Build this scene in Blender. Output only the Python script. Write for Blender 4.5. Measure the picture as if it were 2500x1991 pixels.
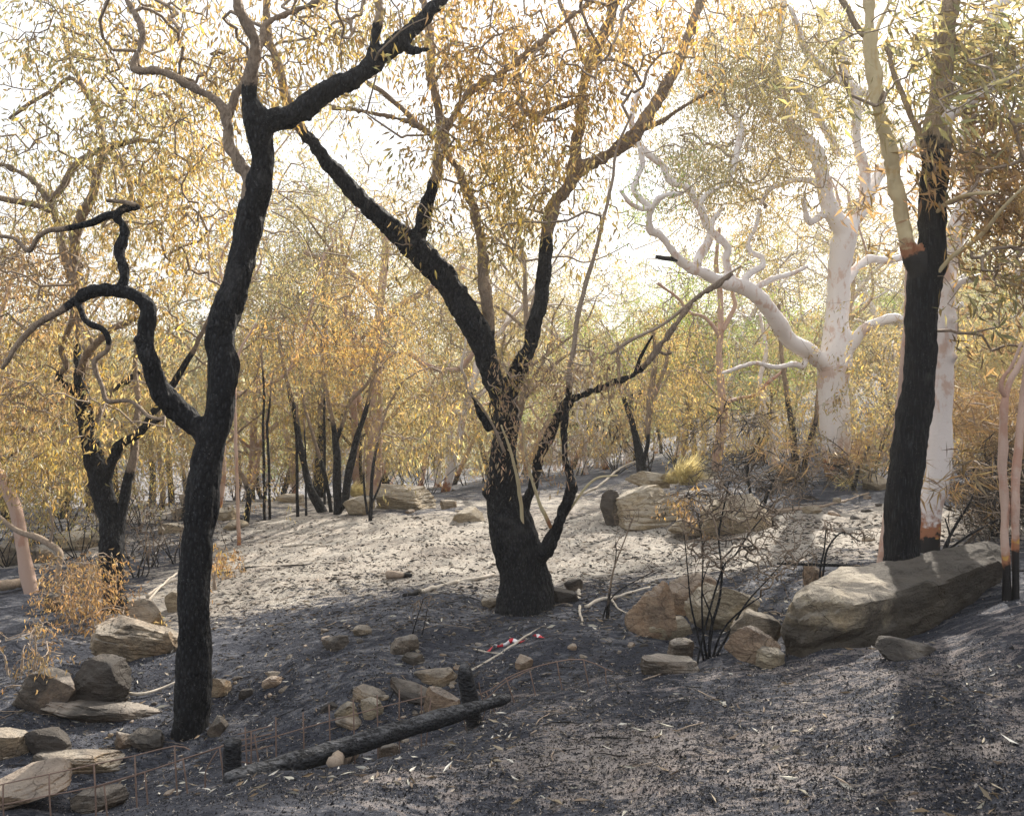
import bpy, math, random
import numpy as np
from mathutils import kdtree
random.seed(7)
RNG = np.random.default_rng(11)
for _o in list(bpy.data.objects):
    bpy.data.objects.remove(_o)
SC = bpy.context.scene
COL = SC.collection

# ------------------------------------------------------------------ camera
W, H, F = 2156.0, 1717.0, 1638.5          # picture size the measurements were taken in, focal length in the same pixels
CZ = 1.65
cam = bpy.data.cameras.new('camera')
cam.sensor_width = 36.0
cam.lens = 36.0 * F / W
cam.clip_start = 0.05
cam.clip_end = 3000
cam_o = bpy.data.objects.new('camera', cam)
cam_o.location = (0, 0, CZ)
cam_o.rotation_euler = (math.radians(90), 0, 0)
COL.objects.link(cam_o)
SC.camera = cam_o

# ------------------------------------------------------------------ light
SUN_EL, SUN_AZ = math.radians(35.0), math.radians(27.5)     # azimuth clockwise from +Y
world = bpy.data.worlds.new('World')
SC.world = world
world.use_nodes = True
wn = world.node_tree
wn.nodes.clear()
w_out = wn.nodes.new('ShaderNodeOutputWorld')
w_bg = wn.nodes.new('ShaderNodeBackground')
w_sky = wn.nodes.new('ShaderNodeTexSky')
w_sky.sky_type = 'NISHITA'
w_sky.sun_disc = False
w_sky.sun_elevation = SUN_EL
w_sky.sun_rotation = SUN_AZ
w_sky.air_density = 1.0
w_sky.dust_density = 1.0
w_sky.ozone_density = 0.6
w_bg.inputs['Strength'].default_value = 0.13
w_veil = wn.nodes.new('ShaderNodeMix'); w_veil.data_type = 'RGBA'     # smoke veil over the whole sky, the same in every direction
w_veil.inputs[0].default_value = 0.80; w_veil.inputs[7].default_value = (4.68, 4.74, 4.74, 1)
wn.links.new(w_sky.outputs[0], w_veil.inputs[6])
wn.links.new(w_veil.outputs[2], w_bg.inputs[0])
wn.links.new(w_bg.outputs[0], w_out.inputs[0])
sun = bpy.data.lights.new('sun', 'SUN')
sun.energy = 5.0
sun.angle = math.radians(0.6)
sun.color = (1.0, 0.93, 0.82)
sun_o = bpy.data.objects.new('sun', sun)
COL.objects.link(sun_o)
sun_o.location = (30, 40, 30)
sun_o.rotation_euler = (math.radians(90) - SUN_EL, 0, math.pi - SUN_AZ)
SC.view_settings.view_transform = 'Standard'
SC.view_settings.look = 'None'
SC.view_settings.gamma = 1.0
SC.view_settings.use_curve_mapping = False
SC.view_settings.exposure = 1.1
SC.cycles.use_denoising = True
SC.cycles.max_bounces = 8
SC.cycles.diffuse_bounces = 4
SC.cycles.glossy_bounces = 2
SC.cycles.transmission_bounces = 5
SC.cycles.sample_clamp_indirect = 6.0

# ------------------------------------------------------------------ noise
def _h(ix, iy, iz, seed):
    n = (ix.astype(np.int64) * 374761393 + iy.astype(np.int64) * 668265263 + iz.astype(np.int64) * 2147483647 + seed * 974711) & 0x7fffffff
    n = (n ^ (n >> 13)) * 1274126177 & 0x7fffffff
    n = (n ^ (n >> 16)) * 60493 & 0x7fffffff
    return ((n ^ (n >> 11)) & 0xffff) / 65535.0
def vnoise(x, y, z=None, seed=0):
    x = np.asarray(x, float); y = np.asarray(y, float)
    z = np.zeros_like(x) if z is None else np.asarray(z, float)
    ix, iy, iz = np.floor(x), np.floor(y), np.floor(z)
    fx, fy, fz = x - ix, y - iy, z - iz
    fx = fx * fx * (3 - 2 * fx); fy = fy * fy * (3 - 2 * fy); fz = fz * fz * (3 - 2 * fz)
    r = 0
    for dx in (0, 1):
        for dy in (0, 1):
            for dz in (0, 1):
                w = (fx if dx else 1 - fx) * (fy if dy else 1 - fy) * (fz if dz else 1 - fz)
                r = r + w * _h(ix + dx, iy + dy, iz + dz, seed)
    return r * 2 - 1
def fbm(x, y, z=None, seed=0, oct=4):
    a, s, r = 1.0, 1.0, 0
    z = np.zeros_like(np.asarray(x, float)) if z is None else z
    for i in range(oct):
        r = r + a * vnoise(x * s, y * s, z * s, seed + i * 17)
        a *= 0.5; s *= 2.03
    return r

# ------------------------------------------------------------------ terrain
def px(u, v, D):
    """world point seen at picture point (u, v) at distance D along the view axis"""
    return np.array([(u - W / 2) / F * D, D, CZ - (v - H / 2) / F * D])
_cp = []
for (u, v, D) in [(1250,1991,3.15),(2500,1991,2.67),(1900,1800,3.54),(2400,1500,4.8),(2450,1430,5.8),(1900,1640,4.6),
                  (455,1785,5.8),(250,1700,6.3),(700,1600,6.6),(1270,1490,7.6),(600,1450,9.0),(1000,1400,9.5),
                  (330,1570,7.5),(100,1420,10.5),(700,1250,15.0),(950,1240,15.0),(1100,1200,20.0),(400,1250,16.0),(1650,1560,6.3),(1400,1400,9.0),
                  (1700,1330,11.0),(1560,1290,12.5),(2190,1405,6.8),(2265,1362,7.8),(2045,1170,16.0),(2400,1100,20.0),(1750,1185,15.0),
                  (2000,1300,10.5),(2450,1285,10.0),(900,1650,5.9),(1000,1560,6.6),(0,1560,7.6),(1400,1560,6.2),(1850,1470,6.8),(2470,1400,6.6)]:
    s = 2156 / 2500
    _cp.append(px(u * s, v * s, D))
for (u, v, D) in [(278,1717,3.4),(507,1650,3.6),(659,1633,3.7),(797,1616,3.8),(888,1590,3.95),(987,1550,4.2),(1085,1482,4.5),(1175,1455,4.6),(1278,1427,4.7),(1400,1415,4.75),(1560,1412,4.65),   # crest of the near mound
                  (20,1712,4.6),(200,1700,4.9),(400,1660,4.9),(600,1625,5.0),(760,1600,5.0),(900,1570,5.0),(1000,1530,5.0),(1085,1462,5.25),(1200,1430,5.4),(1300,1405,5.5),(1450,1385,5.6),(1700,1388,4.72),(1850,1352,4.93),(1960,1318,5.15),(2060,1275,5.45)]:   # the dip behind it
    _cp.append(px(u, v, D))
_cp += [np.array(p, float) for p in [(0,0,0.0),(-2.2,1,-.25),(2.2,1,.28),(0,32,-1.2),(0,60,-4),(-25,40,-3.2),(-15,25,-1.6),(25,30,2.0),(32,60,5),(0,120,-3),(-60,120,0),(70,120,12),
        (0,250,16),(-150,250,18),(170,250,26),(0,600,30),(-400,600,30),(400,600,36),(0,-6,.1),(-8,-6,-.6),(8,-6,.9),(-45,5,-2.5),(45,8,4.5),(-12,8,-1.1),(12,8,.9)]]
_cp = np.array(_cp)
def _warp(x, y):
    y = np.maximum(y, -6.0)
    return x / (y + 8.0) * 1.6, np.log(y + 8.0)
_wx, _wy = _warp(_cp[:, 0], _cp[:, 1])
def _phi(r2):
    return np.where(r2 > 1e-12, 0.5 * r2 * np.log(r2 + 1e-12), 0)
_n = len(_cp)
_A = np.zeros((_n + 3, _n + 3))
_A[:_n, :_n] = _phi((_wx[:, None] - _wx) ** 2 + (_wy[:, None] - _wy) ** 2) + np.eye(_n) * 8e-5
_A[:_n, _n] = 1; _A[:_n, _n + 1] = _wx; _A[:_n, _n + 2] = _wy
_A[_n:, :_n] = _A[:_n, _n:].T
_sol = np.linalg.solve(_A, np.concatenate([_cp[:, 2], [0, 0, 0]]))
def terr(x, y):
    x = np.asarray(x, float); y = np.asarray(y, float)
    shp = x.shape
    x = x.ravel(); y = y.ravel()
    out = np.empty(len(x))
    for i in range(0, len(x), 40000):
        wx, wy = _warp(x[i:i + 40000], y[i:i + 40000])
        out[i:i + 40000] = _phi((wx[:, None] - _wx) ** 2 + (wy[:, None] - _wy) ** 2) @ _sol[:_n] + _sol[_n] + _sol[_n + 1] * wx + _sol[_n + 2] * wy
    out += 0.042 * fbm(x * 1.1, y * 1.1, seed=3, oct=3) * np.clip(y / 4, .6, 1) + np.clip((y - 25) / 60, 0, 1) * 0.8 * vnoise(x * .08, y * .08, seed=5)
    return out.reshape(shp)
_DD = np.concatenate([np.arange(1.6, 24, .02), np.arange(24, 90, .15)])
def hit(u, v):
    """first ground point along the view ray through picture point (u, v)"""
    X = (u - W / 2) / F * _DD; Z = CZ - (v - H / 2) / F * _DD
    below = np.nonzero(Z <= terr(X, _DD))[0]
    i = below[0] if len(below) else len(_DD) - 1
    return np.array([X[i], _DD[i], Z[i]])

# ------------------------------------------------------------------ object helpers
def tag(o, label=None, cat=None, group=None, kind=None):
    if label: o['label'] = label
    if cat: o['category'] = cat
    if group: o['group'] = group
    if kind: o['kind'] = kind
    return o
def empty(name, loc=(0, 0, 0)):
    o = bpy.data.objects.new(name, None)
    o.location = loc
    o.empty_display_size = 0.2
    COL.objects.link(o)
    return o
def make_mesh(name, V, faces, mat=None, smooth=True, attrs=None):
    """faces: list of integer arrays (n, k)"""
    me = bpy.data.meshes.new(name)
    V = np.asarray(V, np.float32)
    me.vertices.add(len(V)); me.vertices.foreach_set('co', V.ravel())
    loops = np.concatenate([f.ravel() for f in faces]).astype(np.int32)
    tot = np.concatenate([np.full(len(f), f.shape[1], np.int32) for f in faces])
    start = np.concatenate([[0], np.cumsum(tot)[:-1]]).astype(np.int32)
    me.loops.add(len(loops)); me.loops.foreach_set('vertex_index', loops)
    me.polygons.add(len(tot)); me.polygons.foreach_set('loop_start', start)
    if smooth is not None:
        me.polygons.foreach_set('use_smooth', np.full(len(tot), bool(smooth)))
    for k, a in (attrs or {}).items():
        a = np.asarray(a, np.float32)
        if a.ndim == 1:
            at = me.attributes.new(k, 'FLOAT', 'POINT'); at.data.foreach_set('value', a)
        else:
            at = me.attributes.new(k, 'FLOAT_COLOR', 'POINT')
            c = np.ones((len(a), 4), np.float32); c[:, :3] = a
            at.data.foreach_set('color', c.ravel())
    me.update(calc_edges=True)
    if mat: me.materials.append(mat)
    return me
def link(name, me, parent=None, loc=None):
    o = bpy.data.objects.new(name, me)
    if parent: o.parent = parent
    if loc is not None: o.location = loc
    COL.objects.link(o)
    return o
def copy_tree(o, parent=None):
    c = o.copy(); COL.objects.link(c); c.parent = parent
    for ch in list(o.children): copy_tree(ch, c)
    return c
class Acc:
    """collects vertices, quads and triangles with a float attribute"""
    def __init__(s): s.V = []; s.Q = []; s.T = []; s.A = []; s.n = 0
    def add(s, V, Q=None, T=None, a=None):
        V = np.asarray(V, float)
        s.V.append(V); s.A.append(np.full(len(V), 1.0) if a is None else np.asarray(a, float))
        if Q is not None and len(Q): s.Q.append(np.asarray(Q) + s.n)
        if T is not None and len(T): s.T.append(np.asarray(T) + s.n)
        s.n += len(V)
    def mesh(s, name, mat, off=(0, 0, 0), smooth=True, attr='char'):
        F = []
        if s.Q: F.append(np.concatenate(s.Q))
        if s.T: F.append(np.concatenate(s.T))
        return make_mesh(name, np.concatenate(s.V) - np.asarray(off), F, mat, smooth, {attr: np.concatenate(s.A)})

def catmull(P, step):
    """resample rows (x,y,z,r,c) with a centripetal-ish spline"""
    P = np.asarray(P, float)
    if len(P) == 2:
        P = np.array([P[0], (P[0] + P[1]) / 2, P[1]])
    E = np.concatenate([[2 * P[0] - P[1]], P, [2 * P[-1] - P[-2]]])
    out = []
    for i in range(1, len(E) - 2):
        L = np.linalg.norm(E[i + 1, :3] - E[i, :3])
        st = step if np.isscalar(step) else max(step[0], step[1] * min(E[i, 3], E[i + 1, 3]))
        n = max(2, int(L / st))
        t = np.linspace(0, 1, n, endpoint=False)[:, None]
        p0, p1, p2, p3 = E[i - 1], E[i], E[i + 1], E[i + 2]
        out.append(0.5 * ((2 * p1) + (-p0 + p2) * t + (2 * p0 - 5 * p1 + 4 * p2 - p3) * t ** 2 + (-p0 + 3 * p1 - 3 * p2 + p3) * t ** 3))
    out.append(P[-1:])
    R = np.concatenate(out)
    R[:, 3] = np.maximum(R[:, 3], 0.0008)
    return R
def tube(P, r, sides=8, rough=0.0, seed=0, cap=True):
    P = np.asarray(P, float); N = len(P)
    r = np.broadcast_to(np.asarray(r, float), (N,))
    T = np.gradient(P, axis=0); T /= np.linalg.norm(T, axis=1)[:, None] + 1e-9
    up = np.array([1.0, 0, 0]) if abs(T[0][0]) < .8 else np.array([0, 1.0, 0])
    n = np.cross(T[0], up); n /= np.linalg.norm(n)
    Ns = np.empty((N, 3)); Ns[0] = n
    for i in range(1, N):
        n = n - T[i] * np.dot(n, T[i]); n /= np.linalg.norm(n) + 1e-9
        Ns[i] = n
    B = np.cross(T, Ns)
    a = np.linspace(0, 2 * math.pi, sides, endpoint=False)
    rr = np.repeat(r[:, None], sides, 1)
    if rough:
        rr = rr * (1 + rough * vnoise(np.cos(a)[None] * 1.5 + np.arange(N)[:, None] * .35 + seed, np.sin(a)[None] * 1.5 + np.zeros((N, 1)), np.arange(N)[:, None] * .2 + np.zeros((1, sides)), seed))
    V = P[:, None] + rr[..., None] * (np.cos(a)[None, :, None] * Ns[:, None] + np.sin(a)[None, :, None] * B[:, None])
    V = V.reshape(-1, 3)
    i = np.arange(N - 1)[:, None] * sides; j = np.arange(sides)[None]; k = (j + 1) % sides
    Q = np.stack([i + j, i + k, i + sides + k, i + sides + j], -1).reshape(-1, 4)
    Tr = np.zeros((0, 3), int)
    if cap:
        V = np.concatenate([V, P[:1] - T[:1] * r[0] * .3, P[-1:] + T[-1:] * r[-1] * .3])
        c0, c1 = N * sides, N * sides + 1
        jj = np.arange(sides); kk = (jj + 1) % sides; b = (N - 1) * sides
        Tr = np.concatenate([np.stack([np.full(sides, c0), kk, jj], 1), np.stack([np.full(sides, c1), b + jj, b + kk], 1)])
    return V, Q, Tr
# ------------------------------------------------------------------ materials
class NB:
    def __init__(s, name):
        s.m = bpy.data.materials.new(name); s.m.use_nodes = True
        s.t = s.m.node_tree; s.t.nodes.clear()
        s.out = s.t.nodes.new('ShaderNodeOutputMaterial')
    def n(s, typ, **kw):
        nd = s.t.nodes.new('ShaderNode' + typ)
        for k, v in kw.items(): setattr(nd, k, v)
        return nd
    def set(s, sock, v):
        if hasattr(v, 'node'): s.t.links.new(v, sock)
        elif isinstance(v, (tuple, list)):
            sock.default_value = tuple(v) + ((1.0,) if len(v) == 3 and sock.type == 'RGBA' else ())
        else: sock.default_value = v
    def coord(s, scale=(1, 1, 1)):
        tc = s.n('NewGeometry')
        mp = s.n('Mapping'); mp.inputs['Scale'].default_value = scale
        s.t.links.new(tc.outputs['Position'], mp.inputs['Vector'])
        return mp.outputs[0]
    def noise(s, vec, scale, detail=6, rough=.6, dist=0.0):
        nd = s.n('TexNoise'); s.set(nd.inputs['Vector'], vec)
        nd.inputs['Scale'].default_value = scale; nd.inputs['Detail'].default_value = detail
        nd.inputs['Roughness'].default_value = rough; nd.inputs['Distortion'].default_value = dist
        return nd.outputs['Fac']
    def voro(s, vec, scale, feature='F1', out='Distance', rnd=1.0):
        nd = s.n('TexVoronoi', feature=feature); s.set(nd.inputs['Vector'], vec)
        nd.inputs['Scale'].default_value = scale; nd.inputs['Randomness'].default_value = rnd
        return nd.outputs[out]
    def ramp(s, fac, lo, hi, a=0.0, b=1.0):
        nd = s.n('MapRange'); s.set(nd.inputs[0], fac)
        nd.inputs[1].default_value = lo; nd.inputs[2].default_value = hi
        nd.inputs[3].default_value = a; nd.inputs[4].default_value = b
        return nd.outputs[0]
    def mix(s, fac, a, b, mode='MIX'):
        nd = s.n('Mix', data_type='RGBA', blend_type=mode)
        s.set(nd.inputs[0], fac); s.set(nd.inputs[6], a); s.set(nd.inputs[7], b)
        return nd.outputs[2]
    def math(s, op, a, b=0.0, clamp=False):
        nd = s.n('Math', operation=op, use_clamp=clamp); s.set(nd.inputs[0], a); s.set(nd.inputs[1], b)
        return nd.outputs[0]
    def attr(s, name, out='Fac'):
        nd = s.n('Attribute', attribute_name=name)
        return nd.outputs[out]
    def bump(s, h, strength=.5, dist=.02, normal=None):
        nd = s.n('Bump'); s.set(nd.inputs['Height'], h)
        nd.inputs['Strength'].default_value = strength; nd.inputs['Distance'].default_value = dist
        if normal: s.set(nd.inputs['Normal'], normal)
        return nd.outputs[0]
    def pbr(s, col, rough=.85, normal=None, spec=.3, sheen=0):
        p = s.n('BsdfPrincipled'); s.set(p.inputs['Base Color'], col); s.set(p.inputs['Roughness'], rough)
        p.inputs['Specular IOR Level'].default_value = spec
        if normal: s.set(p.inputs['Normal'], normal)
        s.t.links.new(p.outputs[0], s.out.inputs[0])
        return s.m

def m_bark(name, light=(.34, .265, .20), mid=(.19, .14, .105), black=(.012, .0125, .015), grain=(1, 1, .45), scale=42):
    b = NB(name); v = b.coord(grain); vo = b.coord()
    big = b.noise(vo, 3.5, 5, .65)
    fine = b.noise(v, scale, 8, .7, .6)
    plate = b.voro(v, scale * 1.1)
    col_b = b.mix(b.ramp(fine, .35, .65), mid, light)
    col_b = b.mix(b.ramp(big, .45, .7), col_b, (light[0] * 1.25, light[1] * 1.2, light[2] * 1.12))
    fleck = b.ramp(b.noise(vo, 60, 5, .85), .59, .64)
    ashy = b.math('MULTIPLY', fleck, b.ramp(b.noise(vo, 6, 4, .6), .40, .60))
    col_c = b.mix(b.ramp(plate, .5, .12), black, (.058, .061, .070))  # bluish highlights on the char plates put into the colour
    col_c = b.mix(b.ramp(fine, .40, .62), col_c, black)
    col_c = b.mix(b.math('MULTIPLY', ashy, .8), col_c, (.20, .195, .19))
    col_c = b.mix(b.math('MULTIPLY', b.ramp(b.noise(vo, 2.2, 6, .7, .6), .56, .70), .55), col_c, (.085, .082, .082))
    ch = b.attr('char')
    edge = b.math('ADD', ch, b.math('MULTIPLY', b.math('SUBTRACT', big, .5), .9))
    edge = b.math('ADD', edge, b.math('MULTIPLY', b.math('SUBTRACT', fine, .5), .5))
    fac = b.ramp(edge, .42, .58)
    col = b.mix(fac, col_b, col_c)
    hgt = b.math('ADD', b.math('MULTIPLY', fine, .7), b.math('MULTIPLY', plate, .6))
    return b.pbr(col, .8, b.bump(hgt, 1.0, .035), .25)
def m_smooth_bark(name, base=(.78, .725, .70), pink=(.63, .48, .41), grey=(.40, .35, .34), charcol=(.02, .018, .018)):
    b = NB(name); v = b.coord((1, 1, .3)); vo = b.coord()
    big = b.noise(vo, 2.3, 6, .62, .5); med = b.noise(v, 9, 6, .65, .4); fine = b.noise(v, 60, 5, .7)
    col = b.mix(b.ramp(b.math('ADD', big, b.math('MULTIPLY', b.math('SUBTRACT', med, .5), .8)), .54, .64), base, pink)
    sp = b.math('MULTIPLY', b.ramp(fine, .60, .68), b.ramp(b.noise(vo, 5, 4), .42, .62))
    col = b.mix(b.math('MULTIPLY', sp, .75), col, grey)
    fl = b.ramp(b.voro(vo, 16), .16, .12)
    col = b.mix(b.math('MULTIPLY', fl, b.ramp(b.noise(vo, 1.6, 3), .56, .66)), col, (.50, .22, .09))
    ch = b.attr('char')
    e = b.math('ADD', ch, b.math('MULTIPLY', b.math('SUBTRACT', b.noise(vo, 8, 5, .65), .5), 1.1))
    col = b.mix(b.ramp(e, .22, .4), col, (.34, .15, .08))
    col = b.mix(b.math('MULTIPLY', b.ramp(e, .35, .4), b.ramp(b.voro(vo, 9), .34, .28)), col, (.52, .30, .09))
    col = b.mix(b.ramp(e, .6, .72), col, charcol)
    wr = b.noise(b.coord((1, 1, 3.2)), 12, 4, .55, .8)
    hgt = b.math('ADD', b.math('MULTIPLY', wr, .5), b.math('MULTIPLY', med, .4))
    return b.pbr(col, .62, b.bump(hgt, .55, .02), .3)
def m_leaf(name, trans=.5):
    b = NB(name); c = b.attr('col', 'Color')
    rnd = b.n('ObjectInfo').outputs['Random']
    c = b.mix(b.ramp(rnd, 0, 1), b.mix(1.0, c, (.86, .91, .92), 'MULTIPLY'), b.mix(1.0, c, (1.12, 1.13, 1.12), 'MULTIPLY'))
    d = b.n('BsdfDiffuse'); b.set(d.inputs[0], c)
    t = b.n('BsdfTranslucent'); b.set(t.inputs[0], b.mix(1.0, c, (1.10, 1.05, .92), 'MULTIPLY'))
    g = b.n('BsdfGlossy'); g.inputs['Roughness'].default_value = .45; b.set(g.inputs[0], (.8, .8, .8))
    m1 = b.n('MixShader'); m1.inputs[0].default_value = trans
    b.t.links.new(d.outputs[0], m1.inputs[1]); b.t.links.new(t.outputs[0], m1.inputs[2])
    m2 = b.n('MixShader'); m2.inputs[0].default_value = .04
    b.t.links.new(m1.outputs[0], m2.inputs[1]); b.t.links.new(g.outputs[0], m2.inputs[2])
    b.t.links.new(m2.outputs[0], b.out.inputs[0])
    return b.m
def m_rock(name, base=(.50, .39, .26), dark=(.22, .165, .11), warm=(.48, .30, .15), soot=.5, strata=(2.2, 2.2, 6.0)):
    b = NB(name); vo = b.coord(); vs = b.coord(strata)
    oi = b.n('ObjectInfo').outputs['Random']
    big = b.noise(vo, 2.2, 6, .62, .4); med = b.noise(vs, 3.2, 8, .68, .5); fine = b.noise(vo, 70, 6, .72)
    col = b.mix(b.ramp(med, .38, .62), dark, base)
    col = b.mix(b.math('MULTIPLY', b.ramp(big, .50, .66), .7), col, warm)
    col = b.mix(b.ramp(fine, .35, .7), b.mix(.32, col, (.05, .045, .04)), b.mix(.25, col, (.56, .50, .42)))
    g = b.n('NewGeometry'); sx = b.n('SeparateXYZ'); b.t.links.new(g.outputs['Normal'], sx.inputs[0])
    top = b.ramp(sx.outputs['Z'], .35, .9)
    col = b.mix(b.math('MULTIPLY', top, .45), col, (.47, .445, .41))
    st = b.math('ADD', b.noise(vo, 1.5, 7, .68, .6), b.math('MULTIPLY', b.math('SUBTRACT', oi, .5), .3))
    st = b.math('ADD', st, b.attr('soot'))
    st = b.ramp(st, .66 - soot * .3, .78 - soot * .25)
    col = b.mix(b.math('MULTIPLY', st, .86), col, (.055, .05, .048))
    lich = b.math('MULTIPLY', b.ramp(b.noise(vo, 24, 6, .75, .4), .56, .62), .45)
    col = b.mix(lich, col, (.09, .078, .065))
    wob = b.n('VectorMath', operation='ADD'); nz = b.n('TexNoise'); nz.inputs['Scale'].default_value = 2.5; nz.inputs['Detail'].default_value = 5
    sc_ = b.n('VectorMath', operation='SCALE'); b.t.links.new(nz.outputs['Color'], sc_.inputs[0]); sc_.inputs['Scale'].default_value = .55
    b.t.links.new(vo, nz.inputs['Vector']); b.t.links.new(vo, wob.inputs[0]); b.t.links.new(sc_.outputs[0], wob.inputs[1])
    mp2 = b.n('Mapping'); mp2.inputs['Scale'].default_value = (.8, .8, 2.6); b.t.links.new(wob.outputs[0], mp2.inputs['Vector'])
    crack = b.ramp(b.voro(mp2.outputs[0], 2.0, 'DISTANCE_TO_EDGE'), .0, .012)
    col = b.mix(b.math('MULTIPLY', b.math('MULTIPLY', b.ramp(crack, .7, 0), .5), b.ramp(big, .4, .55)), col, (.07, .058, .05))
    hgt = b.math('ADD', b.math('MULTIPLY', med, .9), b.math('MULTIPLY', fine, .22))
    hgt = b.math('ADD', hgt, b.math('MULTIPLY', crack, .18))
    return b.pbr(col, .9, b.bump(hgt, 1.0, .07), .2)
def m_ground(name):
    b = NB(name); v = b.coord(); vs = b.coord((.55, 1.3, 1))
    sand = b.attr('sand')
    n1 = b.noise(vs, 1.7, 8, .66, .5); n2 = b.noise(vs, 9, 9, .72, .6); n3 = b.noise(vs, 38, 7, .74, .5); n4 = b.noise(v, 150, 5, .78)
    char = b.mix(b.ramp(n3, .38, .64), (.030, .033, .046), (.120, .128, .160))
    char = b.mix(b.math('MULTIPLY', b.ramp(b.math('ADD', n2, b.math('MULTIPLY', n1, .6)), .80, 1.0), .85), char, (.30, .31, .35))
    sandc = b.mix(b.ramp(n1, .35, .65), (.46, .405, .35), (.62, .575, .51))
    sandc = b.mix(b.math('MULTIPLY', b.ramp(n2, .5, .72), .65), sandc, (.42, .345, .30))
    sp = b.n('SeparateXYZ'); b.t.links.new(v, sp.inputs[0])
    sandc = b.mix(b.ramp(sp.outputs['Y'], 6.6, 5.2), sandc, b.mix(1.0, sandc, (.72, .70, .76), 'MULTIPLY'))     # darker, slightly cooler soil tone on the near mound
    cov = b.math('ADD', sand, b.math('MULTIPLY', b.math('SUBTRACT', n1, .5), 1.5))
    cov = b.math('ADD', cov, b.math('MULTIPLY', b.math('SUBTRACT', n2, .5), 2.0))
    cov = b.math('ADD', cov, b.math('MULTIPLY', b.math('SUBTRACT', n3, .5), 1.6))
    cov = b.math('ADD', cov, b.math('MULTIPLY', b.math('SUBTRACT', n4, .5), 1.0))
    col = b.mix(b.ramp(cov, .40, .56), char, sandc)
    bits = b.math('MULTIPLY', b.ramp(n3, .56, .62), b.ramp(n2, .40, .55))
    col = b.mix(b.math('MULTIPLY', bits, .75), col, (.05, .047, .047))
    col = b.mix(b.ramp(n4, .62, .70), col, b.mix(.5, col, (.45, .42, .40)))
    col = b.mix(b.ramp(n4, .40, .33), col, b.mix(.6, col, (.012, .012, .014)))
    hgt = b.math('ADD', b.math('MULTIPLY', n3, .8), b.math('MULTIPLY', n4, .45))
    hgt = b.math('ADD', hgt, b.math('MULTIPLY', n2, .9))
    return b.pbr(col, .95, b.bump(hgt, 1.0, .045), .15)
def m_charwood(name):
    b = NB(name); vo = b.coord((.45, .9, 1))
    cell = b.voro(vo, 70); f = b.noise(vo, 55, 7, .75, .8); g = b.noise(b.coord((.3, 1, 1)), 20, 6, .7, .5)
    col = b.mix(b.ramp(f, .35, .7), (.008, .008, .010), (.055, .058, .068))
    gn = b.n('NewGeometry'); sx = b.n('SeparateXYZ'); b.t.links.new(gn.outputs['Normal'], sx.inputs[0])
    ash = b.math('MULTIPLY', b.ramp(sx.outputs['Z'], .1, .8), b.ramp(b.math('ADD', f, b.math('MULTIPLY', g, .5)), .68, .86))
    col = b.mix(b.math('MULTIPLY', ash, .8), col, (.24, .24, .25))
    h = b.math('ADD', b.math('MULTIPLY', f, .9), b.math('ADD', b.math('MULTIPLY', cell, .8), g))
    return b.pbr(col, .7, b.bump(h, 1.0, .03), .3)
def m_wood(name, a, c, scale=40, rough=.8):
    b = NB(name); vo = b.coord(); f = b.noise(vo, scale, 6, .7); g = b.noise(vo, 5, 5, .65)
    col = b.mix(b.ramp(f, .35, .65), a, c)
    ch = b.attr('char')
    col = b.mix(b.ramp(b.math('ADD', ch, b.math('MULTIPLY', b.math('SUBTRACT', g, .5), 1.0)), .45, .6), col, (.015, .014, .014))
    return b.pbr(col, rough, b.bump(f, .5, .006), .25)
def m_litter(name):
    b = NB(name); return b.pbr(b.attr('col', 'Color'), .7, None, .25)
def m_tape(name):
    b = NB(name); return b.pbr(b.attr('col', 'Color'), .35, None, .5)

M = {}
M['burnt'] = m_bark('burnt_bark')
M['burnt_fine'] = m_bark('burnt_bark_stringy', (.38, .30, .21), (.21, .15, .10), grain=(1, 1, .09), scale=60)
M['angophora'] = m_smooth_bark('pale_pink_bark')
M['pinkbark'] = m_smooth_bark('salmon_bark', (.52, .37, .30), (.46, .28, .21), (.30, .24, .22))
M['creambark'] = m_smooth_bark('cream_bark', (.62, .52, .32), (.55, .40, .2), (.4, .35, .28))
M['twig'] = m_wood('twig_wood', (.24, .185, .14), (.40, .32, .25))
M['drywood'] = m_wood('weathered_wood', (.42, .36, .29), (.62, .56, .48))
M['rustwire'] = m_wood('rusty_wire', (.17, .11, .09), (.28, .20, .16), 300)
M['leaf'] = m_leaf('dry_leaf', .68)
M['needle'] = m_leaf('scorched_needle', .25)
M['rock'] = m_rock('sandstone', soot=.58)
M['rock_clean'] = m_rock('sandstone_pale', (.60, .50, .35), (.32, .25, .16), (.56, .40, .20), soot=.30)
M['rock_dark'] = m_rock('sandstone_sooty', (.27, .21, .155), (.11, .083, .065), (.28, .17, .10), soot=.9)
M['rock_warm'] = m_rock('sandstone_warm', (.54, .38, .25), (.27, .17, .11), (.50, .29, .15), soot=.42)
M['ground'] = m_ground('burnt_ground')
M['charwood'] = m_charwood('alligator_charcoal')
M['litter'] = m_litter('fallen_leaf')
M['tape'] = m_tape('barrier_tape_plastic')
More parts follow.
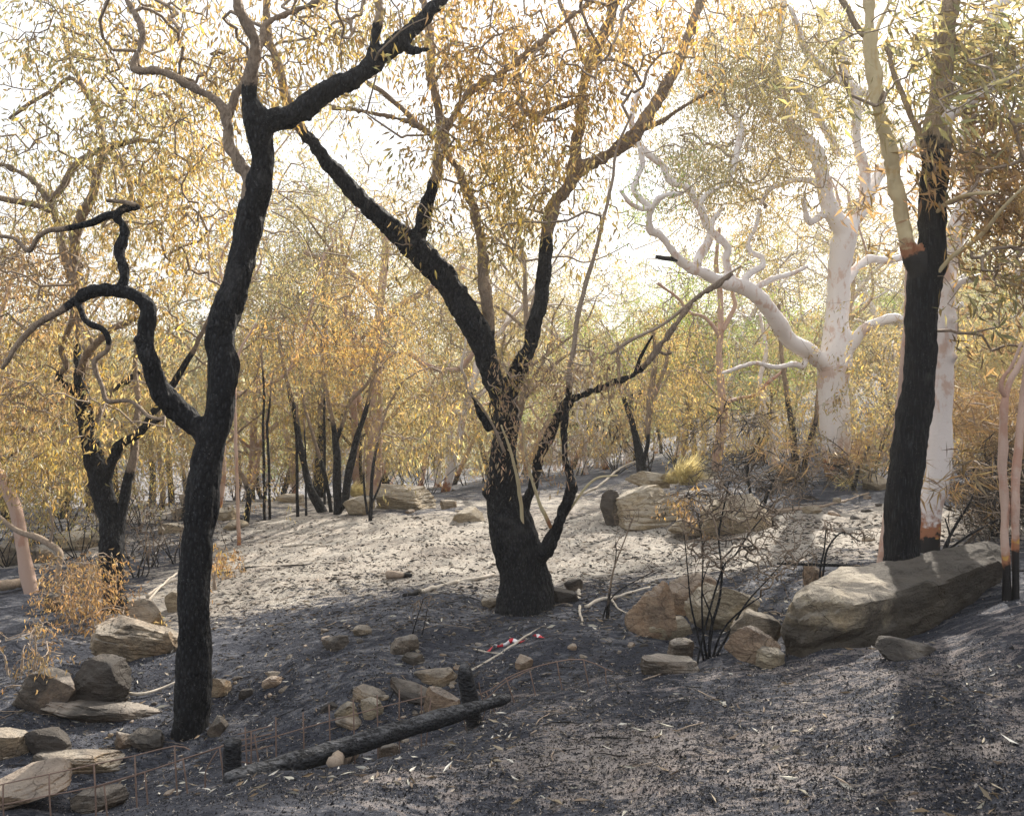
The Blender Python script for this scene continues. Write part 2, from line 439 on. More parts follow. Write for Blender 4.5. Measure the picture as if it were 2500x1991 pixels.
# ------------------------------------------------------------------ ground sheet
def _axis(lo, hi, fine_lo, fine_hi, step, g):
    a = list(np.arange(fine_lo, fine_hi, step)); s = step
    x = fine_hi
    while x < hi: a.append(x); s *= g; x += s
    a.append(hi)
    s = step; x = fine_lo; b = []
    while x > lo: s *= g; x -= s; b.append(x)
    return np.array(sorted(b) + a)
gx = _axis(-700, 700, -5.5, 5.5, .05, 1.05)
gy = _axis(-40, 1200, 1.9, 10.5, .05, 1.04)
GX, GY = np.meshgrid(gx, gy)
GZ = terr(GX, GY)
_near = np.clip(1.4 - np.hypot(GX, GY - 4) / 16, 0, 1)
GZ = GZ + _near * (0.022 * fbm(GX * 3.6, GY * 3.6, seed=21, oct=3) + .009 * np.maximum(0, fbm(GX * 17, GY * 17, seed=25, oct=2)))
def blob(x, y, cx, cy, rx, ry, a):
    return a * np.exp(-(((x - cx) / rx) ** 2 + ((y - cy) / ry) ** 2))
def sand_sun_mask(x, y):
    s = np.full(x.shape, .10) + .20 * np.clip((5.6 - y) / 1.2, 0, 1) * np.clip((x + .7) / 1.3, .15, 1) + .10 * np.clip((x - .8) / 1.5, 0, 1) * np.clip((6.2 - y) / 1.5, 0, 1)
    c = np.clip((y - 7.7 - .10 * x + .35 * vnoise(x * .6, y * .6, seed=91)) / 1.6, 0, 1) * np.clip((18 - y) / 4, 0, 1) * np.clip((x + 5.2 + y * .06) / 2.2, 0, 1) * np.clip((7.5 - x) / 1.5, 0, 1)
    s = s + .74 * c
    s = np.maximum(s, blob(x, y, 8.5, 10.0, 4.5, 1.6, .62))
    s = np.maximum(s, blob(x, y, .62, 3.5, .75, .45, .56))  # pale soil with the sunlit patch of the near mound painted in
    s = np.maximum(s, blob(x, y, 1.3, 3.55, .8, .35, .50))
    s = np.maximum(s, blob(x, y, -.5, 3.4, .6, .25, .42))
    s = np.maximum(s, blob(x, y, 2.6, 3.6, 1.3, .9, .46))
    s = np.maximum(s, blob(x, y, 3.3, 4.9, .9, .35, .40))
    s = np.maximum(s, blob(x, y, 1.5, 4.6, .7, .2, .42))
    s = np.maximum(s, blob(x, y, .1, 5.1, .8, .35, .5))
    s = np.maximum(s, blob(x, y, -6, 17, 5, 4, .65))
    s = np.maximum(s, blob(x, y, -6.8, 12.6, 3.0, 1.5, .60)); s = np.maximum(s, blob(x, y, -4.2, 14.2, 2.2, 1.6, .60))
    s = s - blob(x, y, 5.6, 14.0, 2.6, 1.7, .85) - blob(x, y, 3.0, 12.9, 1.2, .5, .35) - blob(x, y, -1.5, 14.5, 1.4, .5, .35)
    return s + .10 * vnoise(x * .35, y * .35, seed=77) + np.clip((y - 20) / 30, 0, .25)
_nx, _ny = len(gx), len(gy)
_i = (np.arange(_ny - 1)[:, None] * _nx + np.arange(_nx - 1)[None]).ravel()
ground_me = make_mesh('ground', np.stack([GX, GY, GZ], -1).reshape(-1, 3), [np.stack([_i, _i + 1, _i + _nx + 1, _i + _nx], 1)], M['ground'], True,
                      {'sand': sand_sun_mask(GX, GY).ravel()})
tag(link('ground', ground_me), 'burnt sandy ground with ash and charcoal', kind='structure')
def fast_z(x, y):
    """height of the ground sheet itself, bilinear"""
    x = np.asarray(x, float); y = np.asarray(y, float)
    i = np.clip(np.searchsorted(gx, x) - 1, 0, len(gx) - 2); j = np.clip(np.searchsorted(gy, y) - 1, 0, len(gy) - 2)
    a = np.clip((x - gx[i]) / (gx[i + 1] - gx[i]), 0, 1); b = np.clip((y - gy[j]) / (gy[j + 1] - gy[j]), 0, 1)
    return (GZ[j, i] * (1 - a) + GZ[j, i + 1] * a) * (1 - b) + (GZ[j + 1, i] * (1 - a) + GZ[j + 1, i + 1] * a) * b
def gz(x, y):
    return float(fast_z(np.array([x]), np.array([y]))[0])
_DH = np.concatenate([np.arange(1.6, 12, .03), np.geomspace(12, 95, 200)])
def hits(u, v):
    """first ground point along the view rays through the picture points (u, v)"""
    u = np.asarray(u, float); v = np.asarray(v, float); out = np.empty((len(u), 3))
    for k in range(0, len(u), 4000):
        uu, vv = u[k:k + 4000, None], v[k:k + 4000, None]
        X = (uu - W / 2) / F * _DH; Z = CZ - (vv - H / 2) / F * _DH
        below = Z <= fast_z(X, np.broadcast_to(_DH, X.shape)); i = np.where(below.any(1), below.argmax(1), len(_DH) - 1); r = np.arange(len(i))
        out[k:k + 4000] = np.stack([X[r, i], _DH[i], Z[r, i]], 1)
    return out
def hit(u, v):
    return hits([u], [v])[0]
def rhits(zb, n, rng):
    return hits(rng.uniform(zb[0], zb[2], n), rng.uniform(zb[1], zb[3], n))

# ------------------------------------------------------------------ leaves
def leaf_arrays(P, Dr, L, Wd, rng):
    """kite leaves folded on the midrib; P base points, Dr directions"""
    n = len(P)
    Dr = Dr / (np.linalg.norm(Dr, axis=1)[:, None] + 1e-9)
    R = rng.normal(size=(n, 3)); S = np.cross(Dr, R); S /= np.linalg.norm(S, axis=1)[:, None] + 1e-9
    N = np.cross(S, Dr)
    L = np.broadcast_to(L, (n,))[:, None]; Wd = np.broadcast_to(Wd, (n,))[:, None]
    fold = (rng.uniform(-.2, .55, (n, 1))) * Wd
    curl = rng.uniform(-.22, .22, (n, 1)) * L
    m = P + Dr * L * .42
    V = np.stack([P, m + S * Wd * .5 + N * fold, P + Dr * L + N * curl, m - S * Wd * .5 + N * fold], 1).reshape(-1, 3)
    b = np.arange(n)[:, None] * 4
    T = np.concatenate([b + np.array([[0, 1, 2]]), b + np.array([[0, 2, 3]])])
    return V, T
PAL = {
    'gold': [((.58, .42, .19), 3), ((.50, .37, .18), 3), ((.64, .47, .16), 2), ((.36, .25, .13), 1.4), ((.45, .39, .19), 2.4), ((.68, .44, .09), .7)],
    'orange': [((.58, .38, .16), 3), ((.62, .37, .11), 2), ((.52, .35, .16), 2.4), ((.66, .45, .11), 1), ((.36, .23, .12), 1.2)],
    'olive': [((.42, .37, .19), 3), ((.50, .40, .19), 3), ((.36, .34, .18), 2), ((.56, .43, .18), 1.6), ((.32, .24, .14), 1)],
    'brown': [((.42, .29, .17), 3), ((.50, .33, .15), 2), ((.31, .21, .13), 2), ((.58, .40, .19), 1.2)],
    'dark': [((.06, .052, .05), 3), ((.12, .09, .07), 2), ((.20, .15, .10), 1), ((.03, .028, .03), 2)],
    'green': [((.28, .40, .08), 3), ((.36, .44, .11), 2), ((.43, .46, .14), 1.3), ((.42, .37, .17), 1)],
    'rust': [((.46, .29, .15), 3), ((.53, .34, .15), 2), ((.36, .23, .13), 2.4), ((.56, .31, .09), .6)],
    'tan': [((.52, .38, .26), 3), ((.44, .31, .22), 3), ((.34, .23, .17), 2), ((.60, .46, .30), 1.5)],
    'far': [((.42, .40, .27), 3), ((.38, .40, .26), 2), ((.48, .43, .27), 2), ((.34, .36, .24), 1)],
}
def pick_cols(pal, n, rng):
    cs = np.array([c for c, w in PAL[pal]]); ws = np.array([w for c, w in PAL[pal]], float); ws /= ws.sum()
    c = cs[rng.choice(len(cs), n, p=ws)]
    return np.clip(c * rng.uniform(.75, 1.22, (n, 1)) * rng.uniform(.94, 1.06, (n, 3)), 0, .9)
def sprays(C, dirs, nleaf, L, rng, pal, wr=.2, spread=.16, droop=1.0, aspect=.24):
    """a hanging bunch of leaves round each twig end C"""
    n = len(C); k = nleaf
    base = np.repeat(C, k, 0); dr = np.repeat(dirs, k, 0)
    t = rng.uniform(-.3, 1, (n * k, 1))
    P = base + dr * t * spread * 1.1 + rng.normal(size=(n * k, 3)) * spread * np.array([.40, .40, .38])
    P[:, 2] -= np.abs(rng.normal(size=n * k)) * spread * .75 * droop
    D = rng.normal(size=(n * k, 3)) * .55 + dr * .45 + np.array([0, 0, -1.0]) * droop
    Ls = L * rng.uniform(.6, 1.25, n * k)
    V, T = leaf_arrays(P, D, Ls, Ls * aspect * rng.uniform(.7, 1.3, n * k), rng)
    shade = np.repeat(rng.uniform(.6, 1.25, (n, 1)), k, 0)
    col = np.clip(pick_cols(pal, n * k, rng) * shade, 0, .9)
    return V, T, np.repeat(col, 4, 0)
def leaf_mesh(name, parts, off, mat):
    V = np.concatenate([p[0] for p in parts]); n = 0; T = []
    for p in parts: T.append(p[1] + n); n += len(p[0])
    return make_mesh(name, V - np.asarray(off), [np.concatenate(T)], mat, False, {'col': np.concatenate([p[2] for p in parts])})

def grow(S, A, rng, rmin=.0034, rmax=.018, jog=.085):
    """twigs from skeleton points S to the twig ends A; returns tubes and the direction each twig ends in"""
    S = np.asarray(S); A = np.asarray(A)
    cap = len(S) + 3 * len(A) + 5
    P = np.empty((cap, 3)); P[:len(S)] = S; n = len(S); par = np.full(cap, -1); depth = np.zeros(cap)
    d0 = np.array([np.min(np.sum((S - a) ** 2, 1)) for a in A]); order = np.argsort(d0)
    ends = np.zeros(len(A), int); dirs = np.zeros((len(A), 3))
    for i in order:
        a = A[i]
        dd = np.sqrt(np.sum((P[:n] - a) ** 2, 1)) * (1 + .03 * depth[:n])
        j = int(np.argmin(dd)); base = P[j]; L = np.linalg.norm(a - base) + 1e-6
        prev = j
        for f in (.36, .72):
            q = base + (a - base) * f + rng.normal(size=3) * L * jog
            q[2] += L * .10 * math.sin(f * 3.1)
            P[n] = q; par[n] = prev; depth[n] = depth[prev] + .4; prev = n; n += 1
        P[n] = a; par[n] = prev; depth[n] = depth[prev] + .4; ends[i] = n
        dirs[i] = (a - P[prev]) / (np.linalg.norm(a - P[prev]) + 1e-6); n += 1
    desc = np.zeros(n)
    for i in ends: desc[i] += 1
    for i in range(n - 1, len(S) - 1, -1): desc[par[i]] += desc[i]
    rad = np.minimum(rmax, rmin * np.sqrt(desc + .3))
    return P[:n], par[:n], rad, len(S), dirs
def twig_acc(P, par, rad, ns, sides=4):
    """each edge of the twig graph as a small tapered prism"""
    idx = np.arange(ns, len(P)); p0 = P[par[idx]]; p1 = P[idx]
    r0 = np.where(par[idx] < ns, rad[idx], rad[par[idx]]); r0 = np.minimum(r0, rad[idx] * 1.5); r1 = rad[idx]
    T = p1 - p0; T /= np.linalg.norm(T, axis=1)[:, None] + 1e-9
    up = np.where(np.abs(T[:, 2:3]) < .9, np.array([[0, 0, 1.]]), np.array([[1., 0, 0]]))
    N = np.cross(T, up); N /= np.linalg.norm(N, axis=1)[:, None] + 1e-9; B = np.cross(T, N)
    a = np.linspace(0, 2 * math.pi, sides, endpoint=False)
    ring = np.cos(a)[None, :, None] * N[:, None] + np.sin(a)[None, :, None] * B[:, None]
    V = np.concatenate([p0[:, None] + ring * r0[:, None, None], p1[:, None] + ring * r1[:, None, None]], 1).reshape(-1, 3)
    b = np.arange(len(idx))[:, None, None] * 2 * sides; j = np.arange(sides)[None, :, None]; k = (j + 1) % sides
    Q = np.concatenate([b + j, b + k, b + sides + k, b + sides + j], 2).reshape(-1, 4)
    return V, Q

# ------------------------------------------------------------------ traced trees
def unit_noise(n, seed, sc):
    return np.array([vnoise(np.arange(n) * sc + seed * 3.7, np.full(n, seed * 1.3), seed=seed + k) for k in range(3)]).T
class Tree:
    def __init__(s, name, label, cat, D, mat, group=None, voxel=None, default_char=1.0):
        s.name, s.D, s.mat, s.voxel, s.c0 = name, D, mat, voxel, default_char
        s.br = []; s.label, s.cat, s.group = label, cat, group
        s.samples = []; s.owner = []   # (u, v, D) and the branch it lies on
        s.seed = random.randint(1, 9999)
        s.rng = np.random.default_rng(s.seed)
    def branch(s, part, pts, dD=0.0, to_ground=False, sides=None, mat=None, wob=.06):
        """pts: (u, v, radius px[, char]) in picture pixels; depth starts where the branch leaves the tree"""
        c = s.c0; rows = []
        for p in pts:
            if len(p) > 3: c = p[3]
            rows.append((p[0], p[1], p[2], c))
        rows = np.array(rows, float)
        if s.samples:
            a = np.array(s.samples); k = np.argmin((a[:, 0] - rows[0, 0]) ** 2 + (a[:, 1] - rows[0, 1]) ** 2)
            D0 = a[k, 2]; up = s.owner[k]
        else: D0 = s.D; up = None
        L = np.concatenate([[0], np.cumsum(np.hypot(np.diff(rows[:, 0]), np.diff(rows[:, 1])))]); L /= max(L[-1], 1e-6)
        tot = np.hypot(np.diff(rows[:, 0]), np.diff(rows[:, 1])).sum() / F * s.D
        w = vnoise(L * 3.1 + len(s.br) * 5.3 + s.seed, np.full(len(L), .5), seed=s.seed % 97)
        Ds = D0 + dD * L + w * wob * tot * np.minimum(1, L * 3)
        P = np.array([np.concatenate([px(r[0], r[1], d), [r[2] * d / F, r[3]]]) for r, d in zip(rows, Ds)])
        if to_ground:
            b = P[0].copy(); g = gz(b[0], b[1])
            if b[2] - g > .05:
                n = max(1, int((b[2] - g) / .4)); add = []
                dx = (P[0] - P[1]) / (P[0, 2] - P[1, 2] - 1e-6) * 0.5
                for q in range(n, 0, -1):
                    z = b[2] + (g - b[2]) * q / n; e = b.copy(); e[:3] += dx[:3] * (z - b[2]) * .6; e[2] = z; e[3] = b[3] * (1 + .04 * q); add.append(e)
                P = np.concatenate([add, P])
            f = P[0].copy(); g = gz(f[0], f[1]); f[2] = min(f[2], g) - .22; f[3] *= 1.25
            P = np.concatenate([[f], P]); s.base = np.array([P[1, 0], P[1, 1], g])
        R = catmull(P, (.022, .55) if s.voxel else (.03, 1.2))
        k = len(R); nz = unit_noise(k, s.seed + len(s.br), .16)
        R[:, :3] += nz * np.minimum(R[:, 3:4] * .22, .03) * np.clip(np.arange(k) / 6, 0, 1)[:, None]
        R[:, 3] *= 1 + .10 * vnoise(np.arange(k) * .22, np.full(k, 1.7), seed=s.seed + 5)
        if up is not None and s.br[up]['up'] is not None and s.br[up]['part'] == 'branch': up = s.br[up]['up']
        s.br.append(dict(part=part, R=R, sides=sides, mat=mat, up=up))
        for r in R[::2]:
            s.owner.append(len(s.br) - 1)
            s.samples.append((r[0] / r[1] * F + W / 2, H / 2 - (r[2] - CZ) / r[1] * F, r[1]))
        return s
    def knob(s, u, v, r, du, dv, c=None):
        a = np.array(s.samples); k = np.argmin((a[:, 0] - u) ** 2 + (a[:, 1] - v) ** 2)
        return s.branch('branch', [(u, v, r * 1.1) + ((c,) if c is not None else ()), (u + du * .5, v + dv * .5, r), (u + du, v + dv, r * .8)], dD=-.03, wob=0)
    def build(s):
        if not hasattr(s, 'base'):
            b = s.br[0]['R'][0]; s.base = np.array([b[0], b[1], gz(b[0], b[1])])
        root = empty(s.name, s.base); tag(root, s.label, s.cat, s.group); s.root = root
        thick = [b for b in s.br if s.voxel and np.median(b['R'][:, 3]) > s.voxel * 1.7]
        thin = [b for b in s.br if not any(b is t for t in thick)]
        if thick:
            acc = Acc()
            for b in thick:
                R = b['R']; rr = np.maximum(R[:, 3], s.voxel * 1.35)
                acc.add(*tube(R[:, :3], rr, 14, .10, s.seed))
            tmp = bpy.data.objects.new('tmp', acc.mesh('tmp', None)); COL.objects.link(tmp)
            md = tmp.modifiers.new('r', 'REMESH'); md.mode = 'VOXEL'; md.voxel_size = s.voxel
            ms = tmp.modifiers.new('s', 'SMOOTH'); ms.iterations = 5; ms.factor = .5
            dg = bpy.context.evaluated_depsgraph_get()
            ev = tmp.evaluated_get(dg); em = ev.to_mesh()
            V = np.empty(len(em.vertices) * 3); em.vertices.foreach_get('co', V); V = V.reshape(-1, 3)
            N = np.empty(len(em.vertices) * 3); em.vertices.foreach_get('normal', N); N = N.reshape(-1, 3)
            lt = np.empty(len(em.polygons), int); em.polygons.foreach_get('loop_total', lt)
            lp = np.empty(len(em.loops), int); em.loops.foreach_get('vertex_index', lp)
            quads = lp.reshape(-1, 4) if np.all(lt == 4) else None
            ev.to_mesh_clear(); bpy.data.objects.remove(tmp)
            kd_pts = []; info = []
            for bi, b in enumerate(thick):
                for r in b['R']: kd_pts.append(r[:3]); info.append((bi, r[4], r[3]))
            kd = kdtree.KDTree(len(kd_pts))
            for i, p in enumerate(kd_pts): kd.insert(p, i)
            kd.balance(); info = np.array(info)
            near = np.empty(len(V), int)
            for i, v in enumerate(V):
                best, bd = 0, 1e9
                for co, ix, d in kd.find_n(v, 3):
                    e = d - info[ix, 2]
                    if e < bd: bd, best = e, ix
                near[i] = best
            ch = info[near, 1]; bid = info[near, 0].astype(int)
            am = s.voxel * .85
            rough = (fbm(V[:, 0] * 22, V[:, 1] * 22, V[:, 2] * 7, seed=s.seed % 50, oct=3) if s.mat != 'angophora' else .5 * fbm(V[:, 0] * 7, V[:, 1] * 7, V[:, 2] * 9, seed=3, oct=2))
            V = V + N * (rough * am)[:, None]
            fid = bid[quads[:, 0]]
            for bi, b in enumerate(thick):
                q = quads[fid == bi]
                if not len(q): continue
                used, inv = np.unique(q, return_inverse=True)
                me = make_mesh(b['part'], V[used] - s.base, [inv.reshape(-1, 4)], M[b['mat'] or s.mat], True, {'char': ch[used]})
                me.normals_split_custom_set_from_vertices(N[used].tolist()) if s.mat == 'angophora' else None
                b['obj'] = link(b['part'], me, root)
        for bi, b in enumerate(thin):
            R = b['R']; acc = Acc(); rm = np.max(R[:, 3])
            sd = b['sides'] or (10 if rm > .05 else 7 if rm > .015 else 5)
            V, Q, T = tube(R[:, :3], R[:, 3], sd, .18 if rm > .02 else .08, s.seed + bi)
            acc.add(V, Q, T, np.concatenate([np.repeat(R[:, 4], sd), R[[0, -1], 4]]))
            b['obj'] = link(b['part'], acc.mesh(b['part'], M[b['mat'] or s.mat], s.base), root)
        for b in s.br:      # small branches belong to the trunk or limb they leave
            if b['part'] in ('branch', 'twig') and b['up'] is not None and s.br[b['up']].get('obj') and s.br[b['up']]['part'] != 'branch':
                b['obj'].parent = s.br[b['up']]['obj']
        return s
    def crown(s, blobs, pal='gold', nleaf=16, L=.11, spread=.16, droop=1.0, aspect=.24, mat='leaf', wind=None, rmax=.014, from_parts=None, sides=4, name='crown'):
        """blobs: (u, v, ru, rv, count[, pal[, dD, thickness]]) in picture pixels round the tree's own depth"""
        S = np.concatenate([b['R'][::3, :3] for b in s.br if not (b['part'] == 'trunk' and from_parts)])
        parts = []; A = []; meta = []
        for bl in blobs:
            u, v, ru, rv, cnt = bl[:5]; p = bl[5] if len(bl) > 5 and bl[5] else pal
            dd = bl[6] if len(bl) > 6 else 0.0; th = bl[7] if len(bl) > 7 else .16
            r = np.sqrt(s.rng.uniform(0, 1, cnt)) ; a = s.rng.uniform(0, 2 * math.pi, cnt)
            r = r * (1 + .25 * vnoise(a * 1.5, np.full(cnt, u * .01), seed=int(u) % 91))
            per = 6 if cnt >= 12 else 2
            for q in range(max(1, cnt // per)):
                D = max(s.D + dd + s.rng.normal() * th * s.D * .6, 3.2)
                c = px(u + math.cos(a[q]) * r[q] * ru, v + math.sin(a[q]) * r[q] * rv, D)
                for e in range(per): A.append(c + s.rng.normal(size=3) * np.array([1, 1, .7]) * spread * 1.5); meta.append(p)
        A = np.array(A); meta = np.array(meta)
        P, par, rad, ns, dirs = grow(S, A, s.rng, rmax=rmax)
        acc = Acc(); V, Q = twig_acc(P, par, rad, ns, sides); acc.add(V, Q, None, np.zeros(len(V)))
        o = link('twigs', acc.mesh('twigs', M['twig'], s.base), s.root); o['kind'] = 'stuff'
        if wind is not None: dirs = dirs * .3 + np.array(wind)
        for p in sorted(set(meta)):
            k = meta == p
            parts.append(sprays(A[k], dirs[k], nleaf, L, s.rng, p, spread=spread, droop=droop, aspect=aspect))
        o = link(name, leaf_mesh(name, parts, s.base, M[mat]), s.root); o['kind'] = 'stuff'
        return s
# ------------------------------------------------------------------ the traced trees, near to far
# burnt tree with the curled arm
t = Tree('burnt_gum_tree', 'tall black charred gum with a swan-neck arm curling over to one side', 'tree', 5.8, 'burnt', voxel=.016)
t.branch('trunk', [(395,1552,38),(400,1450,34),(408,1300,32),(410,1180,29),(425,1060,33),(440,960,32),(460,880,30),(470,780,31),(467,720,29),(480,650,31),(502,575,27),(520,480,27),
                   (540,400,27),(552,330,25),(545,275,28),(533,235,24),(525,205,17),(531,160,14,.2),(538,105,14,0),(527,63,13),(503,18,12),(490,-45,10),(470,-120,9)], to_ground=True)
t.branch('limb', [(541,262,20),(575,255,22),(615,239,22),(650,218,22),(689,190,20),(733,172,20),(762,152,18),(813,112,17),(850,82,18),(887,42,15),(926,8,13),(955,-40,11,.6),(990,-110,9,.3)], dD=.5)
t.branch('limb', [(434,925,22),(414,898,24),(392,877,24),(358,845,24),(331,811,20),(316,766,18),(305,728,17),(307,687,16,.85),(314,652,15,.8),(298,630,14,.9),(264,616,13),(226,611,14),(188,615,13),(160,630,11)], dD=-.25)
t.branch('limb', [(524,420,13,.3),(520,369,14,0),(485,309,12),(478,262,11),(464,220,9),(422,190,9),(373,165,9),(327,149,8),(287,151,8),(282,135,7),(295,98,7),(295,49,7),(271,7,6),(250,-40,5)], dD=.3)
t.branch('branch', [(478,262,9,0),(494,208,9),(516,168,8),(550,92,8),(562,50,8),(600,30,7),(660,8,6),(720,-25,5)], dD=.4)
t.branch('branch', [(859,104,10),(880,108,8),(905,104,5)], dD=-.1)
t.branch('branch', [(778,134,12),(790,75,10,.7),(801,28,9,.1),(795,-20,8,0),(800,-80,7)], dD=.1)
t.branch('branch', [(163,630,9,.9),(151,638,9),(124,657,7,.3),(87,675,7,0),(49,709,6),(23,751,5),(2,776,4)], dD=-.1)
t.branch('branch', [(160,632,8,1),(170,652,6),(181,676,6),(211,691,7),(226,709,6),(226,736,5,.2),(200,762,5,0),(215,815,5),(226,845,5),(275,845,4),(313,875,4),(343,883,3)], dD=-.2)
t.branch('branch', [(256,612,9,1),(260,574,9),(252,530,10),(262,485,10),(246,450,9),(288,429,9,.8)], dD=.1)
t.branch('branch', [(248,452,9,1),(225,454,8),(183,471,7),(134,482,6,.4),(105,485,5,0),(81,499,5),(60,528,5),(32,503,4),(-5,496,4)], dD=.2)
t.branch('branch', [(246,452,8,.9),(262,440,7,.5),(290,436,5,.7),(270,428,5,0),(225,422,4)], dD=-.05)
t.branch('branch', [(455,712,15),(450,695,16),(447,683,15)], dD=-.06, wob=0)
t.branch('branch', [(303,720,12),(291,716,11),(284,712,8)], dD=-.05, wob=0)
t.branch('branch', [(640,232,14),(648,246,9),(650,252,5)], dD=-.04, wob=0)
t.build()
t.crown([(420,110,110,110,60,'gold',1.5),(640,40,110,60,60,'gold',1.5),(330,60,110,60,54,'gold',1.5),(560,140,60,60,21,'gold',1.0)], nleaf=18, L=.08)

# central coppiced tree
t = Tree('burnt_gum_tree', 'multi-stemmed black gum with a flared base standing alone in the ash clearing', 'tree', 7.6, 'burnt', voxel=.02)
t.branch('trunk', [(1107,1282,66),(1107,1245,57),(1101,1200,50),(1090,1150,47),(1080,1100,45),(1064,1050,38),(1062,1000,34),(1062,950,29),(1064,900,26),(1060,850,27),(1048,822,22),(1030,770,22),(1010,712,25),
                   (985,670,27),(955,615,28),(915,560,27),(870,515,26),(830,485,22),(780,440,20),(740,400,18),(700,350,16),(665,305,14,.9),(630,268,13,.5),(605,215,12,.1),(585,130,11,0),(567,85,10),(560,40,9),(570,-30,8)], to_ground=True, dD=-.3)
t.branch('limb', [(876,512,16),(884,490,16),(895,440,15),(906,405,13,.9),(919,365,12,.2),(932,290,12,0),(924,236,11),(910,170,11),(910,110,10),(903,50,9),(888,-5,8),(870,-70,7)], dD=.5)
t.branch('limb', [(1066,850,20),(1080,808,18),(1094,772,17),(1115,730,16),(1126,680,17),(1140,620,15),(1148,560,14),(1151,520,14,.8),(1152,478,14,.25),(1166,438,13,0),(1197,389,14),(1211,335,13),(1218,283,12),(1225,230,12),(1229,177,12),
                  (1240,134,12),(1268,85,13),(1285,35,12),(1290,-5,11),(1298,-80,9)], dD=.6)
t.branch('limb', [(1190,398,12,0),(1225,354,14),(1268,332,13),(1310,307,15),(1342,276,14),(1374,230,13),(1406,177,12),(1428,132,11),(1455,60,10),(1476,5,9),(1490,-60,8)], dD=.5)
t.branch('limb', [(1052,845,13,1),(1040,790,12),(1033,728,12,.8),(1030,668,12,.1),(1022,593,12,0),(1007,476,10),(979,389,10),(957,346,8),(915,293,7),(880,265,7),(823,247,6),(760,234,5),(700,226,4)], dD=.9)
t.branch('branch', [(930,288,8,0),(965,230,7),(1000,185,8),(1078,141,8),(1151,77,7),(1195,42,6),(1240,5,5),(1290,-50,4)], dD=.4)
t.branch('branch', [(884,268,6,0),(858,240,6),(809,197,5),(781,179,5),(740,150,4)], dD=.3)
t.branch('branch', [(1217,212,7,0),(1176,226,6),(1140,240,7),(1100,237,6)], dD=-.4)
t.branch('branch', [(1348,268,8,.5),(1362,270,6,.3),(1395,254,5,0),(1425,233,4),(1500,190,3)], dD=-.3)
t.branch('branch', [(1237,140,6,0),(1222,110,6),(1205,60,5),(1180,10,4),(1170,-50,4)], dD=.2)
t.branch('limb', [(1095,1195,22),(1122,1182,20),(1147,1161,17),(1164,1127,14),(1178,1096,13),(1192,1063,12),(1203,1035,12),(1208,1014,10)], dD=-.5, wob=.02)
t.branch('branch', [(1200,1030,9),(1197,1000,8),(1189,950,8),(1187,894,8),(1197,846,8)], dD=.1, wob=.02)
t.branch('limb', [(1090,1130,16),(1106,1063,12),(1125,1007,11),(1144,943,11),(1170,886,11),(1197,845,10),(1231,830,8),(1280,811,8,.7),(1336,788,7,.75),(1362,766,7,.35),(1385,736,7,.1),(1411,698,6,0),(1441,657,5),(1468,626,4),(1505,604,3),(1543,574,2)], dD=-.5, wob=.03)
t.branch('branch', [(1336,788,5,1),(1343,768,4),(1351,747,3.5),(1374,706,2.5)], dD=-.1)
t.branch('branch', [(1385,738,4,.2),(1400,745,3.5),(1415,742,2.5)], dD=-.1)
t.branch('branch', [(1197,848,7,.9),(1200,781,6,.2),(1208,728,5,0),(1215,675,5),(1227,619,5),(1242,566,4.5),(1257,517,4),(1267,475,4),(1288,387,3.5),(1298,316,3),(1330,240,2.5)], dD=-.2, mat='twig')
t.branch('branch', [(1285,745,4,0),(1330,715,4),(1400,680,3.4),(1480,615,3),(1560,560,2.2)], dD=-.2, mat='twig')
t.branch('branch', [(1120,1172,5,.6),(1112,1140,5,.1),(1102,1119,4.5,0),(1097,1063,4),(1090,1010,3.5),(1075,950,3),(1055,895,2)], dD=-.5, mat='creambark')
t.branch('branch', [(1160,1110,5,.4),(1141,1070,4,0),(1124,1021,3.5),(1108,960,3),(1100,890,2.2)], dD=-.35, mat='creambark')
t.branch('branch', [(1155,1140,4,.3),(1176,1112,3.5,0),(1205,1065,3),(1250,1010,2.4),(1300,1000,2)], dD=-.3, mat='creambark')
t.branch('branch', [(1062,950,4,.3),(1040,900,3,0),(1010,850,2.5),(985,825,2)], dD=-.3, mat='twig')
t.branch('branch', [(1050,1040,14),(1034,1040,12),(1020,1036,8)], dD=-.08, wob=0)
t.branch('branch', [(1035,905,11),(1012,868,8),(990,825,5)], dD=-.1, wob=.02)
t.build()
t.crown([(980,60,130,90,65,'orange'),(1060,170,110,100,73,'orange'),(1000,230,80,90,40,'orange'),(1150,60,120,70,48,'orange'),(1060,320,90,90,48,'gold'),(1120,230,90,90,40,'orange'),(1010,430,90,100,48,'gold'),
         (860,60,90,80,36,'gold'),(760,60,90,70,27,'gold'),(1270,150,90,90,36,'orange'),(1330,40,110,70,48,'orange'),(1420,70,70,80,35,'orange'),(1210,400,90,70,18,'gold'),(1280,250,80,70,18,'gold'),
         (940,440,60,60,17,'gold'),(1100,440,80,70,27,'gold'),(660,160,60,80,15,'olive')], nleaf=24, L=.085)
t.crown([(1130,790,90,45,26,'tan',-.4,.04),(1075,850,55,50,16,'tan',-.4,.04),(1090,920,70,40,20,'tan',-.5,.04),(1180,760,70,40,18,'tan',-.3,.04),(1270,780,60,40,14,'tan',-.4,.04),(1260,850,50,30,8,'dark',-.4,.04),
         (1060,770,50,30,8,'gold',-.3,.04),(1160,940,50,30,6,'tan',-.5,.04)], nleaf=20, L=.062, spread=.11, name='epicormic_shoots', rmax=.006)

